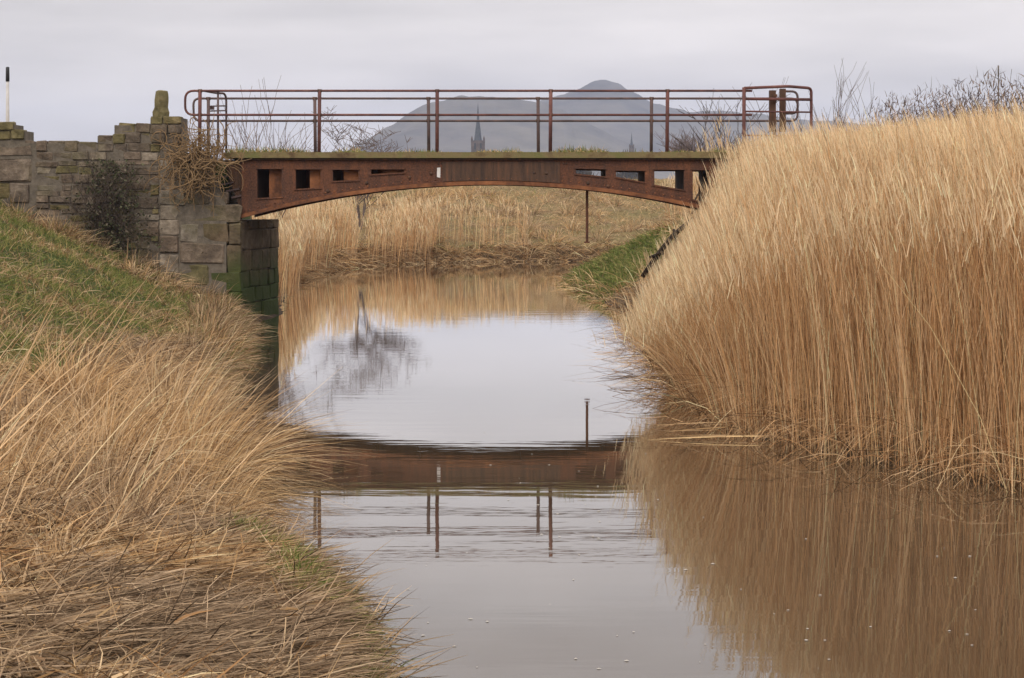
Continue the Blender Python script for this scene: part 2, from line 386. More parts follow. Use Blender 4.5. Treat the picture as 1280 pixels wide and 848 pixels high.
# ---------------------------------------------------------------- hills
def hill(name, Yc, prof, depth, seed):
    prof = np.array(prof, float)
    X = (prof[:, 0] - 640) / F * Yc; Z = HC + (HY - prof[:, 1]) / F * Yc
    xs = np.linspace(X[0], X[-1], 300); ridge = np.interp(xs, X, Z)
    ridge = ridge + (vnoise(xs + seed, xs * 0, 1 / 9) - .5) * 2.4 + (vnoise(xs + seed, xs * 0, 1 / 30) - .5) * 3.0
    ys = np.linspace(-1, 1, 44)
    A, B = np.meshgrid(xs, ys)
    fall = np.clip(1 - np.abs(B), 0, 1) ** 1.05
    nz_ = (vnoise(A + seed, B * depth + seed, 1 / 60) - .5) + 0.5 * (vnoise(A + seed, B * depth, 1 / 24) - .5) + 0.25 * (vnoise(A, B * depth + seed, 1 / 11) - .5)
    Zg = ridge[None, :] * fall + nz_ * 12 * np.clip(ridge[None, :] / 90, 0, 1) * (0.15 + np.abs(B) * (1 - np.abs(B)) * 4) - 1
    V = np.stack([A, Yc + B * depth, Zg], -1).reshape(-1, 3)
    i = np.arange(A.size).reshape(A.shape)
    q = np.stack([i[:-1, :-1], i[:-1, 1:], i[1:, 1:], i[1:, :-1]], -1).reshape(-1, 4)
    o = np_mesh(name, V, q, M['hill'], None, True); tag(o, kind='structure'); return o
hill('hill', 2700, [(590,250),(620,180),(650,135),(668,124),(690,116.5),(705,112),(718,107),(728,103),(736,99),(743,95.5),(750,93.5),(757,94.5),(765,97.5),(773,101.5),(782,107),(795,113),(808,119),(822,125),(840,131),
                   (870,135),(920,138),(960,141),(1010,147),(1080,152),(1160,158),(1300,165),(1500,190),(1700,240)], 500, 3.3)
hill('hill', 2200, [(250,245),(380,205),(430,188),(460,173),(480,158),(498,147),(512,137),(528,128),(545,121),(560,117),(575,114.5),(600,114),(616,116),(628,119),(645,120),(662,121),(680,124),(700,131),
                   (730,145),(770,168),(830,200),(900,240)], 420, 9.1)

# ---------------------------------------------------------------- bridge
YB, YB2 = 40.0, 42.2            # faces of the two girders
KX = YB / F
def bx(px): return (px - 640) * KX
def bz(py): return HC + (HY - py) * KX
bridge = empty('bridge', (bx(612), 41.1, 0), 'rusty iron footbridge with arched girders, holes in its webs and pipe railings over the river', 'bridge')
ZD = bz(190.5)                  # top of the deck
XC = bx(612)
def arch(x):                    # lower edge of the web
    d = (x - XC) / KX
    return bz(226.5 + 0.000432 * d * d)
def web(x0, x1, y0, y1, holes, ztop):
    xs = set(np.linspace(x0, x1, 70))
    for h in holes: xs.add(h[0]); xs.add(h[1])
    xs = sorted(xs); mb = MB()
    def solids(xa, xb):
        xm = 0.5 * (xa + xb)
        for h in holes:
            if h[0] - 1e-6 <= xm <= h[1] + 1e-6:
                t = lambda x: h[4] + (h[5] - h[4]) * (x - h[0]) / (h[1] - h[0])
                return [(lambda x: arch(x), t), (lambda x: h[2] + (h[3] - h[2]) * (x - h[0]) / (h[1] - h[0]), lambda x: ztop)]
        return [(lambda x: arch(x), lambda x: ztop)]
    for xa, xb in zip(xs[:-1], xs[1:]):
        if xb - xa < 1e-5: continue
        for lo, hi in solids(xa, xb):
            la, ha, lb, hb = lo(xa), hi(xa), lo(xb), hi(xb)
            mb.add([(xa,y0,la),(xb,y0,lb),(xb,y0,hb),(xa,y0,ha)], [(0,1,2,3)])
            mb.add([(xa,y1,la),(xb,y1,lb),(xb,y1,hb),(xa,y1,ha)], [(3,2,1,0)])
            mb.add([(xa,y0,ha),(xb,y0,hb),(xb,y1,hb),(xa,y1,ha)], [(0,1,2,3)])
            mb.add([(xa,y0,la),(xb,y0,lb),(xb,y1,lb),(xa,y1,la)], [(3,2,1,0)])
    for h in holes:
        for x, zt, zb in ((h[0], h[2], h[4]), (h[1], h[3], h[5])):
            mb.add([(x,y0,zb),(x,y1,zb),(x,y1,zt),(x,y0,zt)], [(0,1,2,3)])
    for x in (x0, x1):
        mb.add([(x,y0,arch(x)),(x,y1,arch(x)),(x,y1,ztop),(x,y0,ztop)], [(0,1,2,3)])
    return mb
def hole(a, b, t0, t1, b0, b1): return (bx(a), bx(b), bz(t0), bz(t1), bz(b0), bz(b1))
holesR = [hole(720,757,211,212,217,221), hole(770,806,213.5,214,221,228), hole(818,855,212.5,212.5,231,237.5), hole(866,886,213,213,249,255)]
holesL = [hole(321.5,352,211.5,211.5,248,246), hole(369.5,400.5,212,212,236.5,234.5), hole(416,448,212.5,212.5,226.5,225), hole(464,505,212,212,218,215.5)]
slot = [hole(546,550.5,209.5,209.5,222.5,222.5)]
XG0, XG1 = bx(302), bx(905)
def recess(o_):  return o_
def sweep_arch(x0, x1, y0, y1, dz0, dz1, n=60):
    mb = MB(); xs = np.linspace(x0, x1, n)
    vs = []
    for x in xs:
        z = arch(x); vs += [(x,y0,z+dz0),(x,y1,z+dz0),(x,y1,z+dz1),(x,y0,z+dz1)]
    fs = [(0,1,2,3)]
    for i in range(n-1):
        for k in range(4):
            k2 = (k+1) % 4; fs.append((i*4+k, i*4+k2, (i+1)*4+k2, (i+1)*4+k))
    fs.append(((n-1)*4+3, (n-1)*4+2, (n-1)*4+1, (n-1)*4)); return mb.add(vs, fs)
ZW = bz(200.5)
g1 = web(XG0, XG1, YB, YB + 0.05, holesL + holesR + slot, ZW).build('girder', M['rust'], bridge)
sweep_arch(XG0, XG1, YB - 0.06, YB + 0.22, -0.075, -0.002).build('bottom_flange', M['rust_bright'], g1)
mb = MB().box((XG0 - 0.02, YB - 0.05, ZW + 0.002), (XG1 + 0.05, YB + 0.2, bz(198.2))); mb.build('top_flange', M['rust_dark'], g1)
# raised rims round the openings
for h in holesL + holesR:
    mb = MB(); e = 0.028
    x0, x1, zt0, zt1, zb0, zb1 = h
    mb.prism([(x0-e, zt0), (x1+e, zt1), (x1+e, zt1+e), (x0-e, zt0+e)], YB-0.022, YB-0.001)
    mb.build('hole_rim', M['rust'], g1); mb = MB()
    mb.prism([(x0-e, zb0-e), (x1+e, zb1-e), (x1+e, zb1), (x0-e, zb0)], YB-0.022, YB-0.001)
    mb.build('hole_rim', M['rust'], g1)
mb = MB()
xs = np.linspace(bx(553), bx(700), 24)
poly = [(x, arch(x) + 0.012) for x in xs] + [(bx(700), ZW - 0.03), (bx(553), ZW - 0.03)]
mb.prism(poly, YB - 0.014, YB - 0.001); mb.build('cover_plate', M['rust_dark'], g1)
mb = MB().prism([(bx(546), bz(221.5)), (bx(550.3), bz(222.5)), (bx(550.6), bz(209.5)), (bx(546.3), bz(210))], YB + 0.005, YB + 0.03); mb.build('white_plate', M['white'], g1)
def bolt(px, py, r=0.035, d=0.03):
    mb = MB(); c_ = Vector((bx(px), YB - 0.001, bz(py)))
    mb.tube([c_, c_ + Vector((0, -d*0.6, 0)), c_ + Vector((0, -d, 0))], [r, r*0.85, r*0.4], 8); mb.build('bolt', M['rust_dark'], g1)
for a_, b_, zt_, zb_ in ((335.5, 353, 210, 249), (386.5, 402, 210, 238), (429, 450, 210, 228), (478, 507, 210, 219)):
    MB().box((bx(a_), YB + 0.13, bz(zb_)), (bx(b_), YB + 0.15, bz(zt_))).build('patch_plate', M['rust_bright'], g1)
for px, py in ((539,217),(683,217),(668,216),(410,239),(458,229),(512,222),(735,229),(760,233)): bolt(px, py)
for px in (548, 704): bolt(px, 204.5, 0.02, 0.02); bolt(px + 4, 204.5, 0.02, 0.02)
# rivet rows along the bottom edge of the web
xr = np.arange(bx(312), bx(895), 0.165)
mbv = []
mb = MB()
for x in xr:
    c_ = Vector((x, YB - 0.001, arch(x) + 0.05)); mb.tube([c_, c_ + Vector((0, -0.014, 0))], [0.017, 0.008], 6)
o = mb.build('rivet_row', M['rust_bright'], g1); o['kind'] = 'stuff'
# second girder, openings only in its right half
g2 = web(XG0, XG1, YB2 - 0.05, YB2, holesR, ZW).build('girder', M['rust_bright'], bridge)
sweep_arch(XG0, XG1, YB2 - 0.22, YB2 + 0.06, -0.075, -0.002).build('bottom_flange', M['rust'], g2)
MB().box((XG0 - 0.02, YB2 - 0.2, ZW + 0.002), (XG1 + 0.05, YB2 + 0.05, bz(198.2))).build('top_flange', M['rust_dark'], g2)
for px in (321, 369, 415.5, 463, 520, 590, 650, 712, 757.5, 806.5, 855.5, 887):
    x = bx(px); s_ = -1 if px < 612 else 1
    MB().box((x + min(0, s_*0.03), YB + 0.053, arch(x) + 0.01), (x + max(0, s_*0.03), YB2 - 0.053, ZW - 0.003)).build('cross_frame', M['rust_dark'], bridge)
# deck with its mossy edge strips
dk = MB().box((bx(279), YB + 0.0, bz(198)), (XG1 + 0.5, YB2, ZD - 0.012)).build('deck', M['deck'], bridge)
MB().box((bx(290), YB - 0.11, bz(197.8)), (XG1 + 0.05, YB - 0.002, ZD)).build('edge_strip', M['deck'], dk)
MB().box((bx(290), YB2 + 0.002, bz(197.8)), (XG1 + 0.05, YB2 + 0.1, ZD)).build('edge_strip', M['deck'], dk)
# sloping end plate at the left bearing
MB().prism([(bx(302), bz(274)), (bx(302), bz(201)), (bx(280), bz(201)), (bx(283), bz(215)), (bx(297), bz(255)), (bx(299), bz(272))], YB + 0.06, YB + 0.13).build('end_plate', M['rust_dark'], bridge)
for i in range(4):
    yy = 222 + i * 8; x_ = 268 + i * 7
    MB().prism([(bx(x_), bz(yy)), (bx(x_ + 17), bz(yy - 3)), (bx(x_ + 17), bz(yy - 1)), (bx(x_), bz(yy + 2.4))], YB + 0.02, YB + 0.09).build('bearing_bar', M['rail_grey'], bridge)
# hanging rod
MB().tube([(bx(734.5), YB + 0.3, bz(232)), (bx(734.5), YB + 0.3, bz(303))], 0.026, 8).build('hanging_rod', M['rust'], bridge)
MB().box((bx(731), YB + 0.26, bz(302.5)), (bx(738), YB + 0.34, bz(304.5))).build('rod_foot', M['rust'], bridge)

def rounded(pts, r, closed=False, n=5):
    pts = [Vector(p) for p in pts]; out = []
    for i, p in enumerate(pts):
        if not closed and i in (0, len(pts)-1): out.append(p); continue
        a = (pts[i-1] - p); b = (pts[(i+1) % len(pts)] - p)
        q = min(r, a.length*0.49, b.length*0.49)
        s0 = p + a.normalized()*q; s1 = p + b.normalized()*q
        for k in range(n+1):
            u = k/n; out.append(s0*(1-u)**2 + p*2*u*(1-u) + s1*u*u)
    if closed: out.append(out[0])
    return out
def rail_set(Y, off, matr, posts, x0, loop_r, x1):
    """off(px,py) -> world point for the near face scale; one railing with its posts"""
    r = empty('railing', (0, 0, 0), parent=bridge); r.location = -Vector(bridge.location) * 0
    return r
def Pb(px, py, Y): return P(px, py, Y)
srand_r = random.Random(4)
Yn, Yf = YB + 0.04, YB2 - 0.04
for (Y, top, mid, posts, x0, x1, mt, mtp, rad, yb) in (
        (Yn, 113.8, 143.8, [(250, 0.036), (399.5, 0.036), (546.5, 0.036), (688.5, 0.036), (834.5, 0.036)], 231.5, 1010, M['rail'], M['rail'], 0.17, 192),
        (Yf, 123.4, 151.3, [(260.5, 0.034), (393.5, 0.034), (535.5, 0.034), (672.5, 0.034), (814.5, 0.034), (968, 0.034)], 241.5, 998, M['rail_grey'], M['rail_grey'], 0.14, 193)):
    rl = empty('railing', (0, 0, 0), parent=bridge)
    far_ = Y > 41
    xr_ = 940 if not far_ else 997
    pts = [Pb(xr_, top, Y), Pb(x0, top, Y), Pb(x0 + (0 if not far_ else 1), mid, Y), Pb(xr_, mid, Y)]
    if far_:
        loop = rounded(pts, rad, True)
    else:
        loop = rounded(pts, rad)
    MB().tube(loop, 0.024, 7).build('rail', mt, rl, True)
    for px, r_ in posts:
        jx = srand_r.uniform(-0.9, 0.9)
        for yy in (top, mid):
            MB().tube([Pb(px - 2.6, yy, Y), Pb(px + 2.6, yy, Y)], 0.033, 8).build('coupling', M['rust_dark'], rl, True)
        MB().tube([Pb(px + jx, yb, Y - 0.0), Pb(px, top - 1.0, Y)], r_, 8).build('post', mtp, rl, True)
        o_ = MB().box(tuple(Pb(px - 5, yb, Y) + Vector((0, -0.07, -0.01))), tuple(Pb(px + 5, yb - 1, Y) + Vector((0, 0.07, 0)))); o_.build('foot_plate', M['rust_dark'], rl)
# end gate at the left: posts with a bent top bar turning across the deck
gt = empty('end_gate', (0, 0, 0), parent=bridge)
MB().tube([Pb(272.5, 191, YB + 0.1), Pb(272.5, 113.5, YB + 0.1)], 0.022, 7).build('post', M['rail_grey'], gt, True)
MB().tube([Pb(282.8, 191, YB + 0.9)] + rounded([Pb(282.8, 150, YB + 0.9), Pb(282.8, 117, YB + 0.9), Pb(270, 116.6, YB + 0.5), Pb(256, 114, YB + 0.08)], 0.16), 0.022, 7).build('bent_bar', M['rail_grey'], gt, True)
for yy in (133, 139, 151):
    MB().tube([Pb(263, yy, YB + 0.2), Pb(282.5, yy - 0.5, YB + 0.88)], 0.014, 6).build('cross_bar', M['rail_grey'], gt, True)
MB().box(tuple(Pb(262, 133, YB + 0.25)), tuple(Pb(268, 137.5, YB + 0.3))).build('latch', M['rail_grey'], gt)
# gate enclosure at the right end
ge = empty('gate_frame', (0, 0, 0), parent=bridge)
MB().tube([Pb(930, 205, YB - 0.05), Pb(930, 109.5, YB - 0.05)], 0.036, 8).build('post', M['rail'], ge, True)
MB().tube(rounded([Pb(930, 110.5, YB - 0.05), Pb(985, 108.2, YB + 0.05), Pb(1014, 110.5, YB + 0.5), Pb(1014, 160, YB + 0.5), Pb(1014, 195, YB + 0.5)], 0.10), 0.03, 7).build('top_bar', M['rail'], ge, True)
for yy, r_ in ((123.8, 0.03), (139.5, 0.018), (169.5, 0.018)):
    MB().tube([Pb(930, yy, YB - 0.02), Pb(1013, yy + 1, YB + 0.48)], r_, 7).build('cross_bar', M['rail'], ge, True)
MB().box(tuple(Pb(962, 165, YB + 0.3)), tuple(Pb(969, 113.5, YB + 0.42))).build('gate_post', M['rust_dark'], ge)
MB().box(tuple(Pb(975, 165, YB + 0.55)), tuple(Pb(981.5, 111.5, YB + 0.66))).build('gate_post', M['rust_dark'], ge)
MB().tube(rounded([Pb(981, 114.5, YB + 0.6), Pb(997, 114.5, YB + 0.6), Pb(997, 142, YB + 0.6), Pb(981, 142, YB + 0.6)], 0.14), 0.024, 7).build('gate_loop', M['rail_grey'], ge, True)
MB().box(tuple(Pb(966.5, 118, YB + 0.26)), tuple(Pb(971, 121.5, YB + 0.34))).build('latch', M['rust_dark'], ge)
MB().box(tuple(Pb(966.5, 126, YB + 0.26)), tuple(Pb(970, 129, YB + 0.34))).build('latch', M['rust_dark'], ge)

# ---------------------------------------------------------------- masonry
def stone_mesh(seed):
    r = random.Random(seed)
    bm = bmesh.new(); bmesh.ops.create_cube(bm, size=1.0)
    bmesh.ops.bevel(bm, geom=list(bm.edges), offset=0.07, segments=1, affect='EDGES', profile=0.5)
    for v in bm.verts:
        v.co += Vector((r.uniform(-.03, .03), r.uniform(-.06, .06), r.uniform(-.055, .055)))
    me = bpy.data.meshes.new('stone'); bm.to_mesh(me); bm.free(); return me
STONES = {}
def stone_variants(matname, n=8):
    if matname not in STONES:
        STONES[matname] = []
        for k in range(n):
            me = stone_mesh(k * 13 + len(STONES)); me.materials.append(M[matname]); STONES[matname].append(me)
    return STONES[matname]
srand = random.Random(11)
def put_stone(parent, x0, x1, z0, z1, yface, matname='stone', depth=0.32, rot=0.0, proud=0.03, name='stone'):
    me = srand.choice(stone_variants(matname))
    o = bpy.data.objects.new(name, me); col.objects.link(o); o.parent = parent
    g_ = 0.016
    c_ = Vector(((x0+x1)/2, yface + depth/2 - srand.uniform(0, proud), (z0+z1)/2)) - Vector(parent.location)
    o.location = c_; o.scale = (max(0.03, x1-x0-g_), depth, max(0.03, z1-z0-g_))
    o.rotation_euler = (srand.uniform(-.04, .04), srand.uniform(-.022, .022) + rot, srand.uniform(-.03, .03))
    return o
TOP = [(-260,152),(18,152),(18.1,160),(31,160),(31.1,175),(122,176),(122.1,166),(143,166),(143.1,153.5),(188,153.5),(188.1,144),(227,143.5),(227.1,190),(262,191),(262.1,214),(284,255),(302.5,256)]
tpx = [p[0] for p in TOP]; tpy = [p[1] for p in TOP]
def topy(px): return float(np.interp(px, tpx, tpy)) + (0 if px > 226 or px < 43 else 5.0 * (float(vnoise(np.array(px), np.array(2.0), 1 / 7.0)) - 0.35))
YW = 39.86
def wpx(px): return (px - 640) / F * YW
def wpz(py): return HC + (HY - py) / F * YW
def ground_py(px):
    z = float(height(np.array([wpx(px)]), np.array([YW - 0.1]))[0]); return HY - (z - HC) * F / YW
wall = empty('stone_wall', (wpx(100), YW, wpz(300)), 'weathered rubble and block stone wing wall with a broken uneven top on the left bank', 'wall')
abut = empty('stone_abutment', (wpx(260), YW, wpz(360)), 'stepped stone bridge pier and abutment under the left end of the iron bridge', 'abutment')
def core(parent, a, b, bottom):
    xs = [a] + [p for p in tpx if a < p < b] + [b]
    poly = [(wpx(x), wpz(topy(x) + 4)) for x in xs]
    poly = [(wpx(a), bottom)] + [(wpx(a), wpz(topy(a + .05) + 4))] + [(wpx(x), wpz(topy(x) + 4)) for x in xs[1:-1]] + [(wpx(b), wpz(topy(b - .05) + 4)), (wpx(b), bottom)]
    return poly
MB().prism(core(wall, -260, 200, -0.3), YW - 0.006, YW + 0.75).build('mortar_core', M['mortar'], wall)
MB().prism(core(abut, 200.2, 283, -0.5), YW - 0.006, YW + 0.75).build('mortar_core', M['mortar'], abut)
def courses(parent, xa, xb, ya, yb, hmin, hmax, wmin, wmax, mats, proud=0.035, jitter=1.5):
    y = ya
    while y < yb - 3:
        h = srand.uniform(hmin, hmax); y2 = min(y + h, yb)
        if yb - y2 < hmin * 0.6: y2 = yb
        x = xa
        while x < xb - 0.5:
            w_ = srand.uniform(wmin, wmax); x2 = min(x + w_, xb)
            if xb - x2 < wmin * 0.7: x2 = xb
            xm = 0.5 * (x + x2); ty = max(topy(x + 1), topy(x2 - 1)) if abs(topy(x + 1) - topy(x2 - 1)) > 6 else topy(xm)
            ty = topy(xm)
            y1 = max(y, ty)
            if y2 - y1 > 3 and y1 < ground_py(xm) + 12 and y1 < ground_py(min(x2, 300)) + 25:
                j = srand.uniform(-jitter, jitter) * 0.4
                put_stone(parent, wpx(x), wpx(x2), wpz(y2 + j), wpz(y1 + j * (1 if y1 == y else 0)), YW + srand.uniform(-0.01, 0.01), srand.choice(mats), proud=proud)
            x = x2
        y = y2
# left end: big squared blocks
for x0, x1, y0, y1 in ((-60,-10,175,197),(-10,42,175.5,197),(-70,-6,198.5,229),(-6,40.5,198.5,229),(-60,-20,229,252),(-20,12,229,250),(12,38,229,254),(-40,-8,152,164),(-8,17,152,163),(-30,-4,164,175),(-4,14,164,175),(14,31,162,175),
                       (-110,-60,175,197),(-120,-70,197,229),(-80,-40,153,175),(-120,-60,229,252)):
    put_stone(wall, wpx(x0), wpx(x1), wpz(y1), wpz(y0), YW, 'stone_moss' if y0 < 175 or srand.random() < .45 else 'stone', proud=0.06)
courses(wall, 45, 121, 176, 190, 13, 14, 12, 26, ['stone', 'stone_moss', 'stone'])
courses(wall, 45, 199, 190, 345, 6.5, 12.5, 12, 36, ['stone'] * 9 + ['stone_pale', 'stone_moss'], 0.06, 3.0)
courses(wall, 122, 188, 153, 190, 10, 14, 14, 30, ['stone', 'stone_moss'], 0.06)
courses(abut, 188, 227, 144, 190, 10, 13, 12, 24, ['stone', 'stone_moss'], 0.06)
courses(abut, 199, 227, 190, 212, 9, 13, 14, 28, ['stone', 'stone_pale'], 0.06)
courses(abut, 199, 262, 212, 256, 11, 16, 20, 44, ['stone', 'stone_pale'], 0.06)
courses(abut, 227, 262, 191, 212, 9, 12, 14, 28, ['stone', 'stone_moss'], 0.06)
courses(abut, 199, 224, 256, 375, 18, 26, 18, 26, ['stone', 'stone_pale'], 0.05)
for x0, x1, y0, y1, mt in ((262,285,240,256,'stone'),(224,302,256,279,'stone'),(224,252,279,304,'stone_pale'),(252,286,279,304,'stone_side'),(286,302,279,306,'stone_side'),(224,283,304,330,'stone'),(283,302,306,340,'stone_side'),
                           (224,262,330,358,'stone_moss'),(262,302,340,366,'stone_side'),(224,250,358,385,'stone_side'),(250,302,366,392,'stone_side'),(240,302,392,420,'stone_side')):
    put_stone(abut, wpx(x0), wpx(x1), wpz(y1), wpz(y0), YW, mt, proud=0.03)
# river side of the abutment, one row of blocks after another going back under the deck
xa_, ya_, xb_, yb_ = bx(302.5), YB - 0.12, -4.86, 42.75
mb = MB()
vv = [(xa_ - 0.06, ya_ + 0.16), (xb_ - 0.06, yb_), (xb_ - 1.3, yb_), (xa_ - 0.9, ya_ + 0.16)]
mb.add([(x, y, -0.6) for x, y in vv] + [(x, y, bz(276)) for x, y in vv], [(0,3,2,1),(4,5,6,7),(0,1,5,4),(1,2,6,5),(2,3,7,6),(3,0,4,7)])
mb.build('river_face', M['mortar'], abut)
dirv = Vector((xb_ - xa_, yb_ - ya_, 0)); Ls = dirv.length; dirv.normalize(); ang = math.atan2(dirv.y, dirv.x)
z = -0.35
while z < bz(276) - 0.05:
    h_ = srand.uniform(0.3, 0.42); z2 = min(z + h_, bz(276) + 0.01)
    if bz(276) - z2 < 0.15: z2 = bz(276) + 0.01
    s_ = 0.0
    while s_ < Ls - 0.05:
        w_ = srand.uniform(0.45, 0.9); s2 = min(s_ + w_, Ls)
        if Ls - s2 < 0.3: s2 = Ls
        me = srand.choice(stone_variants('stone_side'))
        o = bpy.data.objects.new('stone', me); col.objects.link(o); o.parent = abut
        c_ = Vector((xa_, ya_, 0)) + dirv * ((s_ + s2) / 2) + Vector((-0.13 + srand.uniform(-.015, .012), 0.02, (z + z2) / 2))
        o.location = c_ - Vector(abut.location); o.scale = (s2 - s_ - 0.015, 0.26, z2 - z - 0.015); o.rotation_euler = (0, 0, ang)
        s_ = s2
    z = z2
# bearing shelf recess back wall (dark hollow behind the end of the girder)
MB().box((bx(240), YB + 0.9, bz(262)), (bx(303), YB + 1.1, bz(199))).build('hollow_back', M['mortar'], abut)
# right abutment, mostly behind the reeds
abr = empty('stone_abutment', (4.4, 41.1, 0.5), 'plain stone abutment hidden behind tall reeds at right end of the bridge', 'abutment')
MB().box((4.05, YB - 0.05, -0.3), (5.2, YB2 + 0.1, bz(199))).build('mortar_core', M['mortar'], abr)
z = 0.3
while z < bz(200) - 0.1:
    h_ = srand.uniform(0.28, 0.4); z2 = min(z + h_, bz(199.3)); x = 3.98
    while x < 5.2:
        w_ = srand.uniform(0.4, 0.7); put_stone(abr, x, x + w_, z, z2, YB - 0.18, 'stone', 0.25); x += w_
    z = z2
# standing stone on the pier
mb = MB()
pr_ = [(-0.16, 0.145), (0.06, 0.15), (0.16, 0.128), (0.30, 0.125), (0.42, 0.118), (0.475, 0.108), (0.49, 0.07)]
r_ = random.Random(3); vs = []; n_ = 8
for zz, rr in pr_:
    for k in range(n_):
        q = 2*math.pi*(k+.5)/n_; s_ = rr * (1.12 if k % 2 else 1.0) * r_.uniform(0.92, 1.06)
        vs.append((math.cos(q)*s_, math.sin(q)*s_ * 0.8, zz + r_.uniform(-.008, .008)))
fs = [tuple(range(n_-1, -1, -1))]
for i in range(len(pr_)-1):
    for k in range(n_): fs.append((i*n_+k, i*n_+(k+1) % n_, (i+1)*n_+(k+1) % n_, (i+1)*n_+k))
fs.append(tuple((len(pr_)-1)*n_+k for k in range(n_)))
mb.add(vs, fs); o = mb.build('stone_post', M['stone_moss']); o.location = P(201, 144, YW + 0.2) - Vector((0, 0, 0.01))
o.rotation_euler = (0, R(2.5), 0.3); tag(o, 'short mossy stone stump standing upright on top of the wall pier', 'stone post')

# ---------------------------------------------------------------- vegetation builders
def blades(base, d0, L, bend, width, segs, colr, side=None, tip=0.12, vary=0.0, mid=None):
    """ribbons: p(t) = base + L (d0 t + bend t^2)"""
    n = len(base); d0 = d0 / np.linalg.norm(d0, axis=1, keepdims=True)
    if side is None:
        r_ = rng.normal(size=(n, 3)); r_[:, 2] *= 0.3
        side = np.cross(d0, r_)
    side = side / (np.linalg.norm(side, axis=1, keepdims=True) + 1e-9)
    tt = np.linspace(0, 1, segs + 1)
    p = base[:, None, :] + L[:, None, None] * (d0[:, None, :] * tt[None, :, None] + bend[:, None, :] * (tt**2)[None, :, None])
    wv = (1 - tt ** 2.2) * (1 - tip) + tip
    hw = 0.5 * width[:, None] * wv[None, :]
    V = np.stack([p - side[:, None, :] * hw[..., None], p + side[:, None, :] * hw[..., None]], 2)   # n, segs+1, 2, 3
    C = np.broadcast_to(colr[:, None, None, :], V.shape)
    base_i = (np.arange(n) * (segs + 1) * 2)[:, None] + (np.arange(segs) * 2)[None, :]
    Q = np.stack([base_i, base_i + 1, base_i + 3, base_i + 2], -1).reshape(-1, 4)
    return V.reshape(-1, 3), Q, C.reshape(-1, 3)
class Veg:
    def __init__(s): s.V = []; s.Q = []; s.C = []; s.n = 0
    def add(s, t):
        V, Q, C = t; s.V.append(V); s.Q.append(Q + s.n); s.C.append(C); s.n += len(V)
    def build(s, name, mat, parent=None):
        o = np_mesh(name, np.concatenate(s.V), np.concatenate(s.Q), mat, np.concatenate(s.C), False, parent); return o
def pick(n, pal, wts=None, var=0.18):
    pal = np.array(pal); i = rng.choice(len(pal), n, p=None if wts is None else np.array(wts) / np.sum(wts))
    return np.clip(pal[i] * (1 + rng.normal(size=(n, 1)) * var) , 0.008, 0.85)
def patchy(C, xy, amt=0.5):
    # older grey-brown litter and fresher straw lie in patches
    f = sm((vnoise(xy[:, 0] + 5, xy[:, 1] * 0.7, 1.3) * 0.55 + vnoise(xy[:, 0], xy[:, 1] + 17, 3.1) * 0.45 - 0.28) / 0.44)[:, None]
    old = C.mean(1, keepdims=True) * np.array([1.22, 0.90, 0.62]) * 0.78
    return C * (1 - amt * (1 - f)) + old * amt * (1 - f)
STRAW = [(0.62, 0.425, 0.225), (0.50, 0.31, 0.145), (0.72, 0.53, 0.32), (0.29, 0.165, 0.078), (0.44, 0.315, 0.19), (0.13, 0.075, 0.038)]
REED_STEM = [(0.66, 0.425, 0.23), (0.57, 0.34, 0.165), (0.77, 0.535, 0.32), (0.35, 0.19, 0.09)]
REED_LEAF = [(0.71, 0.49, 0.28), (0.63, 0.415, 0.22), (0.79, 0.57, 0.35)]
PLUME = [(0.74, 0.565, 0.36), (0.62, 0.455, 0.275), (0.80, 0.635, 0.42)]
GREEN = [(0.135, 0.165, 0.042), (0.18, 0.20, 0.062), (0.09, 0.125, 0.03), (0.25, 0.235, 0.09)]
def sample(n, x0, x1, y0, y1, cond):
    out = []; tot = 0
    while tot < n:
        x = rng.uniform(x0, x1, n * 2); y = rng.uniform(y0, y1, n * 2); k = cond(x, y)
        out.append(np.stack([x[k], y[k]], 1)); tot += int(k.sum())
        if k.sum() == 0: break
    return np.concatenate(out)[:n]
def ground_pts(xy, dz=-0.02):
    return np.c_[xy, height(xy[:, 0], xy[:, 1]) + dz]
def unit_dirs(n, tilt_lo, tilt_hi, az=None, azs=math.pi):
    a = rng.uniform(0, 2*math.pi, n) if az is None else az + rng.uniform(-azs, azs, n)
    t_ = rng.uniform(tilt_lo, tilt_hi, n)
    return np.stack([np.sin(t_)*np.cos(a), np.sin(t_)*np.sin(a), np.cos(t_)], 1)

